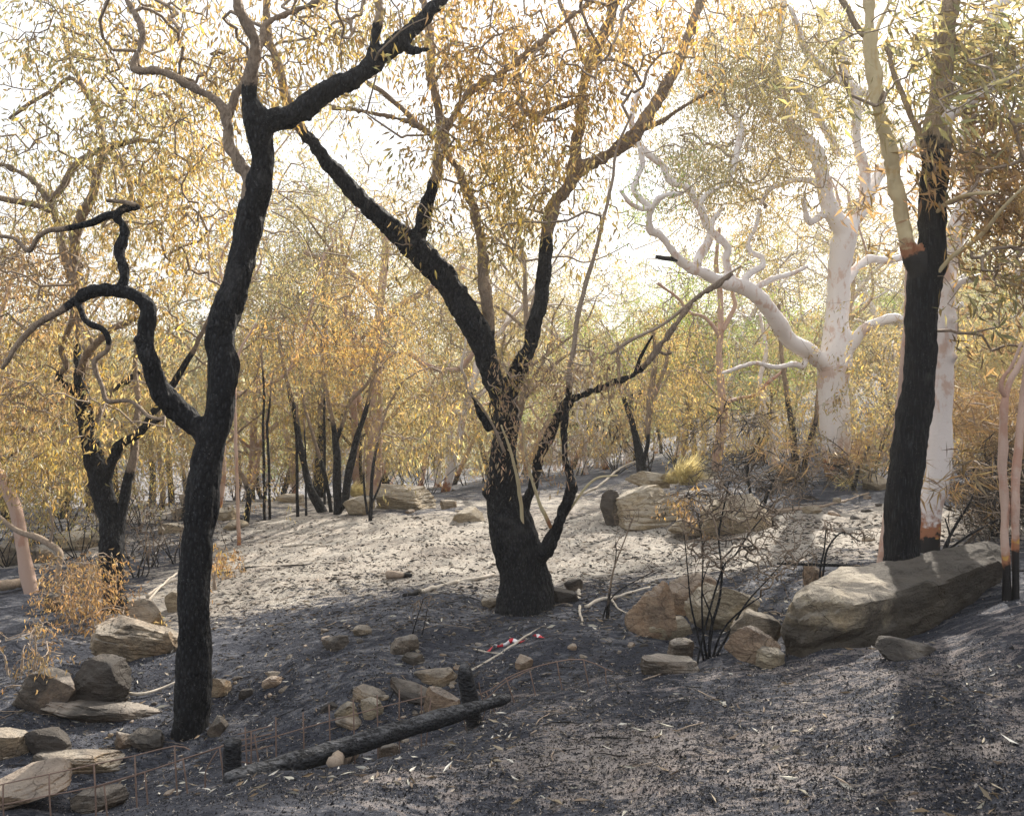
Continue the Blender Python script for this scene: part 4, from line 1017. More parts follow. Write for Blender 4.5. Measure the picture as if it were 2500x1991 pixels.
R((-30,1617,150,1712), 'big sunlit-topped rock behind the wire uprights in the bottom left corner', 'rock_warm', .7, 14, n=18)
R((236,1541,280,1582), 'small dark angular rock left of the low arched slab', 'rock_dark', .8, -15, n=12)
R((258,1540,350,1588), 'low arched slab at the foot of the tall charred gum', 'rock_dark', .6, -16)
R((70,1583,252,1637), 'long low ledge of brown rock above the wire', 'rock', .5, -12, bury=.5)
R((149,1660,266,1714), 'dark flat rock behind the wire uprights', 'rock_dark', .6, 0)
R((436,1427,486,1470), 'grey rounded stone right of the tall charred gum', 'rock', .8, 0, n=12)
R((552,1423,603,1452), 'brown cobble alone on the ash slope', 'rock_warm', .8, 0, n=12)
R((434,1508,478,1556), 'sooty upright stone touching the foot of the tall charred gum', 'rock_dark', .7, -20, n=12)
R((503,1451,532,1474), 'little black stone between the grey stone and the brown cobble', 'rock_dark', .8, 0, n=12)
R((675,1338,737,1374), 'sooty rounded rock on the edge of the pale clearing', 'rock_dark', .9, -8, n=12)
R((743,1318,784,1341), 'flat brown stone on the edge of the pale clearing', 'rock', .9, 0, n=12)
R((820,1338,883,1380), 'low dark hump of rock below the clearing edge', 'rock_dark', .9, -10, n=12, bury=.4)
R((843,1378,898,1404), 'small tilted brown stone above the log-shaped rock', 'rock', .8, -10, n=12)
R((868,1405,966,1449), 'log-shaped tan rock arched over a hollow', 'rock', .5, 12, n=12)
R((817,1431,925,1485), 'dark smooth rock under the log-shaped tan rock', 'rock_dark', .7, -14)
R((740,1447,822,1485), 'long grey rock pointing at the pale heap by the wire', 'rock', .6, -16)
R((758,1470,808,1517), 'pale streaked stone in the heap by the wire', 'rock_clean', .8, 0, n=12)
R((704,1479,757,1530), 'rounded pale stone on the left of the heap by the wire', 'rock_clean', .8, 10, n=12)
R((705,1508,766,1538), 'grey pointed stone at the front of the heap by the wire', 'rock', .8, -20, n=12, cuts=10)
R((675,1479,712,1505), 'small dark stone at the left end of the heap by the wire', 'rock_dark', .8, 0, n=12)
R((888,1447,970,1514), 'pinkish flat rock just left of the burnt post', 'rock_warm', .6, -14, n=12)
R((1084,1380,1123,1416), 'brown stone half sunk below the red and white tape', 'rock_warm', .8, -20, n=12)
R((794,1566,840,1610), 'dark stone tucked under the burnt beam', 'rock_dark', .7, 0, n=12, D=4.8)
R((1013,1258,1047,1281), 'small brown stone at the foot of the multi-stemmed gum', 'rock', .8, 0, n=12)
R((1315,1224,1423,1345), 'tall pinkish rock leaning over in the rock pile', 'rock_warm', .55, -52, n=26, cuts=9)
R((1402,1206,1510,1297), 'ochre block at the back of the rock pile', 'rock_warm', .8, -8, n=12, cuts=10)
R((1355,1302,1460,1350), 'rounded pale rock lying in front of the leaning rock', 'rock_clean', .6, 6, n=12)
R((1446,1229,1600,1334), 'big white-topped boulder in the middle of the rock pile', 'rock_clean', .7, -22, n=26, cuts=9)
R((1530,1288,1642,1374), 'dark-faced boulder against the left end of the slab', 'rock', .8, -10, n=12)
R((1525,1332,1645,1410), 'long tan rock sloping up under the slab', 'rock_warm', .5, -28, n=18, D=4.72, dz=.04)
R((1589,1362,1655,1408), 'small pale stone wedged under the tip of the slab', 'rock_clean', .7, -14, n=12, D=4.65)
R((1405,1346,1462,1386), 'dark round stone under the pale rounded rock', 'rock_dark', .8, 0, n=12)
R((1346,1379,1474,1420), 'flat sooty stone at the foot of the bare shrub', 'rock_dark', .6, -5, n=12, bury=.4)
R((1161,1242,1218,1270), 'black flat-topped block beside the multi-stemmed gum', 'rock_dark', .8, 0, n=12, cuts=9)
R((1187,1218,1229,1246), 'dark pointed stone behind the black flat-topped block', 'rock_dark', .8, 10, n=12, cuts=10)
R((1691,1186,1731,1234), 'upright brown stone behind the slab', 'rock_warm', .8, 0, n=12, D=6.6)
R((1843,1346,1977,1394), 'low purplish rock in the bare ground in front of the slab', 'rock_dark', .6, -8, n=12, bury=.6)
R((1812,996,1877,1036), 'pale flat rock upslope between the two white-barked trees', 'rock_clean', .8, -18, n=12)
R((1688,1064,1731,1083), 'small pale flat stone on the dark bank', 'rock_clean', .8, -6, n=12)
R((1752,1048,1772,1061), 'yellowish brick-sized stone on the dark bank', 'rock_clean', .7, 0, n=5)
R((1287,1024,1452,1118), 'large pale dome-fronted boulder at the back of the clearing', 'rock_clean', .8, 0, n=26, cuts=9)
R((1262,1031,1310,1111), 'narrow brown block standing against the pale dome-fronted boulder', 'rock', .9, 0, n=12)
R((1317,990,1415,1024), 'flat grey ledge resting behind the pale dome-fronted boulder', 'rock_clean', .9, -8, n=12, D=13.6)
R((1404,1092,1502,1137), 'pale layered rock right below the orange-leaved sprig', 'rock_clean', .8, -24, n=12)
R((1470,1040,1630,1128), 'broad white ledge behind the bare shrub', 'rock_clean', .7, -8, n=18, bury=.4)
R((786,1022,919,1078), 'ochre outcrop with a rounded right end', 'rock_clean', .7, -6, n=26, cuts=8)
R((720,1045,790,1088), 'low ochre boulder at the left end of the outcrop', 'rock_clean', .8, -10, n=12)
R((925,1052,962,1072), 'small grey stone right of the ochre outcrop', 'rock', .8, 0, n=12)
R((950,1068,1024,1104), 'flat pale rock shelf at the back of the clearing', 'rock_clean', .9, 10, n=12, bury=.6)
for bx, lab in [((372,1040,420,1066), 'pale block at the top of the ledge steps'), ((360,1068,420,1096), 'middle pale block of the ledge steps'), ((385,1092,440,1122), 'lowest pale block of the ledge steps'), ((330,1100,392,1128), 'grey flat block left of the ledge steps'),
                ((430,1070,500,1100), 'pale flat rock between the tall charred gum and the pink pole'), ((470,1095,520,1118), 'low grey rock at the foot of the pink pole'), ((585,1040,640,1060), 'flat pale rock far behind the black poles')]:
    R(bx, lab, 'rock_clean', .9, -4, n=12)
R((-40,1135,130,1245), 'broad shaded rock ledge under the dead limb at the left edge', 'rock', .5, -4, n=18, D=11.6)
R((120,1120,230,1165), 'pale flat ledge behind the salmon trunk', 'rock_clean', .8, -3, n=12, D=12.6)
R((-40,1240,60,1290), 'low brown rock left of the salmon trunk foot', 'rock', .7, -6, n=12, D=10.6)
R((90,1250,130,1290), 'dark stone right of the salmon trunk foot', 'rock_dark', .7, 0, n=12)
# small anonymous stones, each its own object
_rs = np.random.default_rng(5); _cnt = 0
_proto = [make_mesh('stone', rock_verts(5, np.random.default_rng(200 + k), cuts=9)[0], [_CS[5][1]], M[['rock', 'rock_dark', 'rock_dark', 'rock_warm'][k % 4]], True) for k in range(8)]
_zones = [((430,1330,1060,1540), 70, 'stone on the ash slope below the clearing', 'loose stones on the ash slope'), ((20,1480,420,1690), 36, 'stone among the rocks at the wire', 'loose stones at the wire'),
          ((1160,1260,1420,1420), 20, 'stone between the multi-stemmed gum and the rock pile', 'loose stones by the rock pile'), ((700,1540,1000,1640), 26, 'stone in the dip under the burnt beam', 'loose stones under the beam'),
          ((1480,1040,1900,1150), 34, 'stone on the dark bank at the foot of the massive angophora', 'loose stones on the bank'), ((620,1030,1020,1110), 20, 'stone at the outcrop behind the clearing', 'loose stones at the outcrop')]
_seen = set()
for zb, n, lab, grp in _zones:
    for q in range(n):
        u, v = _rs.uniform(zb[0], zb[2]), _rs.uniform(zb[1], zb[3]); p = hit(u, v); k = _rs.integers(8)
        if 'beam' in grp and p[1] < 4.7: continue
        s = (_rs.uniform(4, 11) if _rs.random() < .8 else _rs.uniform(11, 18)) * p[1] / F * .8
        label = None
        for ru, rv, rw, rl in sorted(ROCKS, key=lambda r: (r[0] - u) ** 2 + (2 * (r[1] - v)) ** 2)[:3]:
            dx, dy = u - ru, (v - rv) * 2
            side = ('just ' if math.hypot(dx, dy) < rw * 2.2 else 'a little way ') + (('left of' if dx < 0 else 'right of') if abs(dx) > abs(dy) else ('behind' if dy < 0 else 'in front of'))
            t_ = ['grey', 'sooty', 'black', 'brown'][k % 4] + (' pebble ' if s * F / p[1] < 6 else ' stone ') + side + ' the ' + rl
            if len(t_.split()) <= 16 and t_ not in _seen: label = t_; break
        if not label: continue
        _seen.add(label)
        o = link('stone', _proto[k], None, p)
        o.scale = (s * _rs.uniform(.8, 1.4), s * _rs.uniform(.7, 1.2), s * _rs.uniform(.45, .85)); o.rotation_euler = (_rs.uniform(-.3, .3), _rs.uniform(-.3, .3), _rs.uniform(0, 6.3))
        tag(o, label, 'stone', grp)

# ------------------------------------------------------------------ burnt beam, posts and rusty wire
def charred_post(name, P, r, label, cat, sides=20, square=.0, seed=0):
    R_ = catmull(np.array([list(p) + [rr, 1] for p, rr in zip(P, r)]), .02)
    V, Q, T = tube(R_[:, :3], R_[:, 3], sides, 0, seed)
    N = len(R_); c = np.repeat(R_[:, :3], sides, 0); body = V[:N * sides]
    d = body - c
    cells = .5 * vnoise(body[:, 0] * 26, body[:, 1] * 26, body[:, 2] * 26, seed=seed) + .8 * vnoise(body[:, 0] * 9, body[:, 1] * 9, body[:, 2] * 9, seed=seed + 4)
    body = c + d * (1 + .16 * cells)[:, None]
    V = np.concatenate([body, V[N * sides:]])
    base = np.array(P[0], float)
    o = link(name, make_mesh(name, V - base, [Q, T], M['charwood'], True), None, base)
    return tag(o, label, cat)
def mpx(r, D): return r * D / F
b0, b1 = px(474, 1648, 3.72), px(1072, 1468, 4.72)
mid = (b0 + b1) / 2
charred_post('burnt_beam', [b0, b0 * .97 + b1 * .03, b0 * .75 + b1 * .25, mid, b0 * .22 + b1 * .78, b0 * .12 + b1 * .88, b0 * .04 + b1 * .96, b1], [.035, .05, .052, .052, .046, .032, .036, .022],
             'charred black timber beam lying aslant on the ash mound', 'beam', seed=3)
g = px(1003, 1544, 4.78); tpt = px(976, 1398, 4.74)
charred_post('burnt_post', [g - np.array([0, 0, .2]), g, (g + tpt) / 2, tpt * .9 + g * .1, tpt], [.055, .055, .052, .045, .02], 'charred standing post with a split top where the beam crosses it', 'post', seed=8)
g = px(492, 1650, 4.1); tpt = px(488, 1558, 4.1)
charred_post('burnt_post', [g - np.array([0, 0, .2]), g, (g + tpt) / 2, tpt], [.05, .05, .048, .042], 'short charred post at the low end of the beam', 'post', seed=12)
def fence(label, rails, ups, D0, D1, u0, u1, name='wire_fence'):
    dep = lambda u: D0 + (D1 - D0) * (u - u0) / (u1 - u0)
    p0 = px((u0 + u1) / 2, 1640, dep((u0 + u1) / 2)); base = np.array([p0[0], p0[1], gz(p0[0], p0[1])])
    root = empty(name, base); tag(root, label, 'fence')
    for kind, lines, r in (('rail', rails, .0036), ('upright', ups, .0044)):
        for ln in lines:
            P = np.array([px(u, v, dep(u) + .012 * (kind == 'rail')) for u, v in ln])
            if kind == 'upright':
                e = P[-1] + (P[-1] - P[0]) / (np.linalg.norm(P[-1] - P[0]) + 1e-6) * .12
                e[2] = min(e[2], gz(e[0], e[1]) - .04); P = np.concatenate([P, [e]])
            Rr = catmull(np.concatenate([P, np.full((len(P), 1), r), np.zeros((len(P), 1))], 1), .12)
            nzz = unit_noise(len(Rr), int(ln[0][0]) % 97 + 1, .5) * .004
            acc = Acc(); V, Q, T = tube(Rr[:, :3] + nzz, Rr[:, 3], 6); acc.add(V, Q, T, np.full(len(V), .3))
            link(kind, acc.mesh(kind, M['rustwire'], base), root)
fence('rusty wire mesh of thin uprights in the bottom left corner',
      [[(-30,1660),(7,1649),(198,1609),(285,1590),(368,1570),(400,1578)], [(-30,1701),(10,1692),(104,1673),(201,1655),(369,1604),(469,1571)], [(201,1657),(285,1632),(385,1596),(469,1569),(489,1562)]],
      [[(7,1649),(8,1725)], [(104,1628),(107,1725)], [(198,1609),(202,1717)], [(219,1652),(225,1717)], [(285,1590),(290,1704)], [(304,1624),(312,1697)], [(368,1570),(373,1676)], [(385,1596),(395,1669)], [(463,1572),(472,1640)], [(458,1580),(434,1622),(432,1654)]], 4.45, 4.2, 0, 489)
fence('rusty wire row of uprights standing behind the burnt beam',
      [[(500,1571),(517,1566),(600,1543),(694,1517),(794,1490),(900,1465)], [(500,1545),(530,1537),(570,1527)], [(505,1583),(540,1577),(575,1568)], [(497,1601),(525,1605),(553,1607)], [(500,1558),(572,1543)]],
      [[(580,1508),(582,1605)], [(639,1499),(641,1631)], [(693,1483),(696,1621)], [(745,1473),(747,1621)], [(794,1463),(796,1615)], [(841,1450),(842,1602)], [(886,1441),(888,1589)], [(907,1468),(895,1580)], [(516,1531),(521,1628)], [(530,1537),(529,1620)], [(536,1546),(545,1607)]], 4.5, 4.9, 500, 900)
fence('rusty bent wire arch running up the mound right of the burnt post',
      [[(985,1470),(1035,1449),(1066,1427),(1115,1407),(1172,1392),(1228,1388),(1276,1407),(1290,1413)], [(1010,1478),(1035,1461),(1066,1433),(1114,1410)], [(990,1560),(1006,1530),(1020,1500),(1012,1456),(1008,1436)]],
      [[(1066,1427),(1085,1483)], [(1115,1410),(1127,1465)], [(1172,1392),(1184,1452)], [(1228,1388),(1238,1438)], [(1274,1407),(1276,1428)], [(1025,1455),(1043,1500)], [(975,1505),(985,1555)]], 4.78, 4.95, 985, 1290)

# ------------------------------------------------------------------ barrier tape
def tape(pts, label, D=None):
    P = [hit(u, v) + np.array([0, 0, .022 + .012 * math.sin(i * 2.1)]) for i, (u, v) in enumerate(pts)]
    Rr = catmull(np.array([list(p) + [.02, 0] for p in P]), .012)[:, :3]
    n = len(Rr); tw = np.linspace(.2, 3.4, n)
    T = np.gradient(Rr, axis=0); T /= np.linalg.norm(T, axis=1)[:, None]
    Sd = np.cross(T, np.array([0, 0, 1.0])); Sd /= np.linalg.norm(Sd, axis=1)[:, None]; U = np.cross(Sd, T)
    o = (np.cos(tw)[:, None] * Sd + np.sin(tw)[:, None] * U) * .016
    V = np.concatenate([Rr + o, Rr - o]) ; i = np.arange(n - 1)
    Q = np.stack([i, i + 1, n + i + 1, n + i], 1)
    Vs = []; Fs = []; Cs = []
    dist = np.arange(n) * .012
    for q in Q:      # each cell gets its own colour: printed slanted stripes
        k = len(Vs); Vs += [V[x] for x in q]; Fs.append([k, k + 1, k + 2, k + 3])
        red = (dist[q[0]] / .11) % 1 < .5
        Cs += [(.62, .03, .05) if red else (.85, .83, .85)] * 4
    off = P[0]
    ob = link('barrier_tape', make_mesh('barrier_tape', np.array(Vs) - off, [np.array(Fs)], M['tape'], True, {'col': np.array(Cs)}), None, off)
    md = ob.modifiers.new('thickness', 'SOLIDIFY'); md.thickness = .0006
    tag(ob, label, 'tape')
tape([(1028,1376),(1040,1366),(1050,1364),(1066,1361),(1078,1355),(1094,1354),(1112,1350)], 'crumpled strip of red and white striped tape on the ash')
tape([(1125,1344),(1135,1347),(1146,1345)], 'short scrap of striped tape beside the longer strip')

# ------------------------------------------------------------------ fallen wood
def stick(pts, r, label, mat='drywood', name='fallen_stick', lift=None, cat='stick', char=0.0, ends=None, rel=None):
    P = [hit(u, v) for u, v in pts]
    n = len(P); rows = []
    for i, p in enumerate(P):
        D = p[1]; rr = r * D / F * (1 - .45 * i / max(1, n - 1)); p = p.copy(); p[2] += rr * .7 + (lift[i] if lift else 0)
        c = char if ends is None else ends[i]
        rows.append(list(p) + [rr, c])
    Rr = catmull(np.array(rows), .03); base = Rr[0, :3].copy()
    Rr[:, :3] += unit_noise(len(Rr), int(pts[0][0]) % 89 + 3, .4) * Rr[:, 3:4] * .5
    acc = Acc(); sd = 8; V, Q, T = tube(Rr[:, :3], Rr[:, 3], sd, .2, int(pts[0][0])); acc.add(V, Q, T, np.concatenate([np.repeat(Rr[:, 4], sd), Rr[[0, -1], 4]]))
    return tag(link(name, acc.mesh(name, M[mat], base), None, base), label, cat)
stick([(852,1257),(880,1250),(920,1238),(965,1226),(1000,1222),(1040,1213)], 6, 'grey fallen log with a split orange end near the multi-stemmed gum', name='fallen_log', ends=[1, .5, .1, .2, 0, 0], cat='log')
stick([(817,1218),(840,1217),(868,1212)], 9, 'short half-burnt log lying on the pale clearing', 'twig', name='fallen_log', ends=[0, .4, 1], cat='log')
stick([(710,1612),(740,1596),(781,1578)], 15, 'stub of dark log under the burnt beam', 'twig', name='fallen_log', ends=[.2, .5, .9], cat='log')
stick([(994,1411),(1030,1391),(1075,1362),(1121,1331),(1137,1323)], 3, 'long pale stick lying across the striped tape')
stick([(998,1368),(1030,1374),(1060,1376)], 2.2, 'thin pale twig left of the striped tape')
stick([(1218,1246),(1220,1280),(1226,1314)], 4, 'short bleached stick beside the black flat-topped block')
stick([(1233,1280),(1260,1266),(1300,1258),(1340,1245),(1368,1238)], 4.5, 'curved tan branch lying toward the leaning rock', char=.1)
stick([(1284,1256),(1300,1280),(1330,1296)], 2.5, 'thin bent twig crossing under the curved tan branch')
stick([(240,1463),(262,1455),(266,1470),(300,1470),(340,1458),(370,1445)], 4, 'forked bleached branch lying on the half-buried slab', lift=[.02, .05, .04, .03, .03, .03])
stick([(262,1457),(256,1490),(250,1503)], 5, 'stub prong hanging off the forked bleached branch')
stick([(300,1280),(340,1252),(378,1228)], 3, 'pale stick leaning upslope behind the tall charred gum', lift=[0, .1, .15])
stick([(310,1262),(345,1246),(380,1238)], 3.4, 'second pale stick crossing upslope behind the tall charred gum', lift=[.03, .08, .12])
stick([(600,1151),(640,1147),(672,1149),(700,1157)], 3, 'crooked pale branch on the bank left of the clearing')
stick([(640,1157),(668,1149),(700,1139)], 2.4, 'second crooked twig on the bank left of the clearing')
stick([(520,1195),(590,1192),(690,1186)], 2.2, 'dark thin stick across the pale bank', 'twig', char=.6)
stick([(1620,1082),(1680,1074),(1760,1062),(1830,1040)], 5, 'grey fallen branch along the dark bank', 'twig')
stick([(-20,1255),(30,1245),(75,1232)], 13, 'thick fallen grey log under the ledge at the left edge', 'twig', name='fallen_log', cat='log', lift=[.05, .05, .05])
stick([(1200,1052),(1260,1040),(1310,1018),(1360,1015)], 3, 'long thin branch leaning onto the pale dome-fronted boulder', lift=[0, .15, .35, .5])
# dead limb hung across the salmon trunk
t = Tree('dead_limb', 'dead grey limb slung across in front of the salmon trunk', 'branch', 9.4, 'twig', default_char=0.0)
t.branch('stem', [(124,1262,5),(122,1215,5),(127,1165,6),(105,1143,7),(77,1129,6.5),(41,1118,5.5),(8,1096,5),(-30,1060,4)], to_ground=True)
t.branch('twig', [(105,1143,3),(110,1100,2.5),(95,1040,2),(85,980,1.5)], dD=-.2)
t.build()

# ------------------------------------------------------------------ shrubs
def shrub(name, label, D, stems, crown=None, mat='twig', c0=0.0, **kw):
    t = Tree(name, label, 'shrub', D, mat, default_char=c0)
    for k, st in enumerate(stems): t.branch('stem', st[0], dD=st[1] if len(st) > 1 else 0, to_ground=st[2] if len(st) > 2 else True, wob=.04)
    t.build()
    if crown: t.crown(crown, **kw)
    return t
def bare(name, label, D, stems, tips, nsmall=3, c0=.3, pal=None, L=.1, mat='burnt', rmax=.006):
    """leafless shrub: traced stems and fine twigs grown towards tips (u, v, ru, rv, count)"""
    t = Tree(name, label, 'shrub', D, mat, default_char=c0)
    for st in stems: t.branch('stem', st[0], dD=st[1] if len(st) > 1 else 0, to_ground=True, wob=.04)
    t.build()
    A = []
    for (u, v, ru, rv, c) in tips:
        for q in range(c): A.append(px(u + t.rng.normal() * ru * .6, v + t.rng.normal() * rv * .6, D + t.rng.normal() * .35))
    S = np.concatenate([b['R'][len(b['R']) // 4::2, :3] for b in t.br])
    P, par, rad, ns, dirs = grow(S, np.array(A), t.rng, rmin=.0015, rmax=rmax, jog=.06)
    acc = Acc(); V, Q = twig_acc(P, par, rad, ns, 4); acc.add(V, Q, None, np.full(len(V), .45))
    link('twigs', acc.mesh('twigs', M['burnt'], t.base), t.root)['kind'] = 'stuff'
    return t
shrub('scorched_bush', 'bush of drooping rust-brown leaves among the rocks at left', 8.0, [([(180,1372,4),(178,1320,3.5),(185,1260,3),(195,1200,2)],), ([(172,1372,4),(160,1330,3),(150,1270,2.5),(140,1230,2)],), ([(190,1370,4),(210,1320,3),(225,1270,2)],), ([(195,1368,4),(240,1340,3),(262,1320,2)],)],
      [(185,1220,60,50,44,'rust'),(215,1270,50,50,36,'rust'),(165,1190,40,30,18,'brown'),(150,1250,40,50,16,'brown'),(240,1310,30,30,10,'rust'),(285,1310,22,30,6,'gold')], nleaf=30, L=.055, spread=.10, rmax=.005)
shrub('scorched_bush', 'wispy brown-leaved bush in the bottom left against the sooty slab', 6.6, [([(42,1480,3),(45,1430,2.6),(48,1370,2)],), ([(30,1485,3),(20,1440,2.5),(10,1380,2)],), ([(60,1470,3),(85,1420,2.5),(110,1350,2)],), ([(62,1465,3),(75,1380,2.2),(70,1320,1.6)],)],
      [(45,1450,26,36,8,'rust'),(95,1400,24,34,8,'brown'),(30,1380,26,40,8,'brown'),(100,1335,26,30,7,'rust'),(15,1330,26,30,7,'brown')], nleaf=16, L=.05, spread=.07, rmax=.004)
shrub('orange_sprig', 'bright orange-leaved sprig just behind the tall charred gum', 9.3, [([(450,1225,2.4),(455,1195,2),(462,1170,1.5)],), ([(452,1225,2),(440,1190,1.6)],)], [(458,1180,22,20,16,'rust'),(455,1205,20,18,14,'rust'),(440,1170,16,16,8,'orange')], nleaf=24, L=.055, spread=.07, rmax=.004)
shrub('orange_sprig', 'bright orange-leaved sprig against the pale dome-fronted boulder', 11.6, [([(1444,1105,2),(1446,1080,1.8),(1450,1050,1.4)],), ([(1442,1105,2),(1425,1070,1.4)],)], [(1450,1052,16,22,14,'orange'),(1446,1074,18,18,12,'rust'),(1420,1060,14,18,5,'dark')], nleaf=20, L=.065, spread=.09, rmax=.004)
bare('bare_shrub', 'leafless many-stemmed burnt shrub in front of the rock pile', 5.3,
     [([(1484,1402,2.8),(1470,1340,2.2),(1455,1270,1.9),(1448,1200,1.5),(1440,1120,1.1)],), ([(1490,1404,3.1),(1480,1330,2.5),(1478,1250,1.9),(1480,1160,1.5),(1470,1080,1.0)],), ([(1494,1405,3.7),(1496,1330,3.1),(1515,1260,2.8),(1520,1200,2.6),(1513,1130,2.1),(1525,1060,1.6),(1540,990,1.0)],.2),
      ([(1518,1205,2.2),(1550,1165,2.0),(1580,1120,1.6),(1620,1070,1.2),(1650,1030,0.9)],.3,False), ([(1500,1404,3.1),(1530,1340,2.5),(1575,1265,2.0),(1620,1215,1.6),(1660,1170,1.1)],.2), ([(1497,1404,3.1),(1520,1330,2.2),(1560,1285,1.9),(1610,1250,1.2)],-.2), ([(1488,1403,2.5),(1500,1310,1.9),(1478,1240,1.5),(1495,1180,1.0)],-.2)],
     [(1460,1080,60,70,114),(1540,1040,60,60,152),(1620,1090,60,50,133),(1600,1180,70,50,114),(1480,1180,60,60,83),(1660,1040,50,40,95),(1680,1180,60,40,57)], c0=.75)
bare('bare_shrub', 'thin leafless burnt shoot below the multi-stemmed gum', 6.6, [([(872,1375,1.8),(868,1340,1.5),(880,1295,1.2),(890,1265,.9)],), ([(877,1375,1.6),(890,1330,1.2),(900,1280,.9)],)], [(885,1275,26,26,22)], c0=.8)
bare('bare_shrub', 'tall reddish leafless shoot left of the leaning rock', 7.0, [([(1276,1330,2.6),(1280,1270,2.4),(1292,1200,2,.2),(1310,1150,1.6),(1335,1085,1.2)],), ([(1264,1335,2),(1290,1255,1.5),(1380,1200,1)],), ([(1285,1240,1.8),(1297,1170,1.2),(1296,1140,.8)],)], [(1330,1090,26,26,18),(1370,1195,36,14,10),(1296,1150,12,20,6)], c0=.6)
bare('bare_shrub', 'drooping leafless shrub behind the left end of the slab', 6.5, [([(1735,1190,2.5),(1745,1150,2.2),(1775,1120,1.8),(1810,1140,1.4)],), ([(1740,1190,2.5),(1790,1190,2),(1835,1212,1.4)],), ([(1728,1192,2.5),(1735,1160,2),(1740,1110,1.3)],)], [(1800,1130,36,18,40),(1830,1205,30,12,40),(1745,1120,20,30,20)], c0=.8)
bare('bare_shrub', 'leafless burnt shrub right of the white trunk', 7.6, [([(1985,1165,3.5),(2010,1110,3),(2040,1060,2.2),(2060,1020,1.5)],), ([(1985,1165,3),(2050,1120,2.4),(2120,1085,1.8),(2160,1070,1.2)],), ([(1990,1165,3),(2000,1130,2),(1990,1090,1.4)],)], [(2060,1050,50,40,50),(2120,1080,40,30,40),(2080,1110,50,20,30)], c0=.7)
def needle(name, label, D, base, blobs, pal='dark', n=26, L=.20, wind=(-.75, 0, .12)):
    t = Tree(name, label, 'shrub', D, 'burnt', default_char=.8)
    for b in base: t.branch('stem', b, to_ground=True)
    t.build(); t.crown(blobs, pal=pal, nleaf=n, L=L, spread=.13, droop=.12, aspect=.035, mat='needle', wind=wind, rmax=.008, name='needles')
needle('needle_bush', 'windswept black needle bush in front of the pink forked gum', 13.0, [[(1590,1100,4),(1580,1040,3.4),(1575,980,3),(1600,920,2)], [(1600,1100,4),(1620,1030,3),(1650,980,2)], [(1580,1100,4),(1540,1050,3),(1520,1010,2)]],
       [(1590,905,90,30,22),(1550,975,80,40,16),(1625,965,60,40,8,'brown'),(1570,1050,130,30,22),(1660,1030,100,34,18),(1500,1050,60,30,8),(1740,1000,80,24,10)], L=.26, n=20)
needle('needle_bush', 'windswept scorched needle bush behind the pale dome-fronted boulder and massive angophora foot', 14.5, [[(1800,1020,4),(1810,980,3),(1830,940,2)], [(1795,1020,4),(1770,985,3),(1730,975,2)]],
       [(1820,950,50,36,24,'brown'),(1850,980,50,36,22,'olive'),(1740,985,50,24,14,'brown'),(1680,1010,60,30,16,'dark')], L=.24)
needle('needle_bush', 'brown and black needle bush right of the white trunk', 9.2, [[(2090,1120,4),(2085,1060,3),(2080,1000,2.4),(2070,930,2)], [(2100,1120,4),(2130,1040,3),(2150,980,2)]],
       [(2060,900,60,50,40,'brown'),(2120,880,60,50,40,'brown'),(2080,980,70,50,50,'dark'),(2140,980,50,50,34,'brown'),(2060,1050,70,30,46,'dark'),(2140,1050,50,30,30,'dark'),(2020,1000,30,50,18,'brown')], L=.22, wind=(.75, -.1, -.22))
needle('needle_bush', 'olive needle bush high on the bank at the right edge', 12.5, [[(2120,1060,4),(2110,960,3),(2090,860,2)], [(2125,1060,4),(2150,940,3),(2160,840,2)]],
       [(2060,760,60,60,40,'olive'),(2120,760,60,60,44,'olive'),(2050,830,60,50,40,'brown'),(2120,840,60,50,40,'brown')], L=.22, wind=(.6, -.1, -.3))
# grass tussocks
def tussock(u, v, D, r, n, label):
    b = px(u, v, D); b[2] = max(b[2], gz(b[0], b[1])); rng = np.random.default_rng(int(u)); acc = Acc(); Vs = []; Ts = []; Cs = []
    k = 0
    for i in range(n):
        a = rng.uniform(0, 6.28); el = rng.uniform(.35, 1.35); Lg = r * rng.uniform(.6, 1.15); d = np.array([math.cos(a) * math.cos(el), math.sin(a) * math.cos(el), math.sin(el)])
        s = np.array([-math.sin(a), math.cos(a), 0]) * .006
        p0 = rng.normal(size=3) * r * .08 * np.array([1, 1, 0]); p1 = p0 + d * Lg * .55; p2 = p0 + d * Lg + np.array([0.12, 0, -Lg * .35 * math.cos(el)])
        Vs += [p0 - s, p0 + s, p1 + s, p1 - s, p2]; Ts.append([[k, k + 1, k + 2], [k, k + 2, k + 3], [k + 3, k + 2, k + 4]]); k += 5
        Cs += [np.array((.62, .52, .28)) * rng.uniform(.7, 1.2)] * 5
    o = link('grass_tussock', make_mesh('grass_tussock', np.array(Vs), [np.array(Ts).reshape(-1, 3)], M['leaf'], False, {'col': np.array(Cs)}), None, b)
    tag(o, label, 'grass')
tussock(1448, 1020, 13.4, .62, 900, 'straw-yellow grass tussock growing above the pale dome-fronted boulder')
tussock(1416, 1018, 13.7, .36, 350, 'smaller pale grass tussock left of the straw-yellow one')
tussock(750, 1045, 15.5, .4, 350, 'yellow grass tuft behind the twin black trunks')
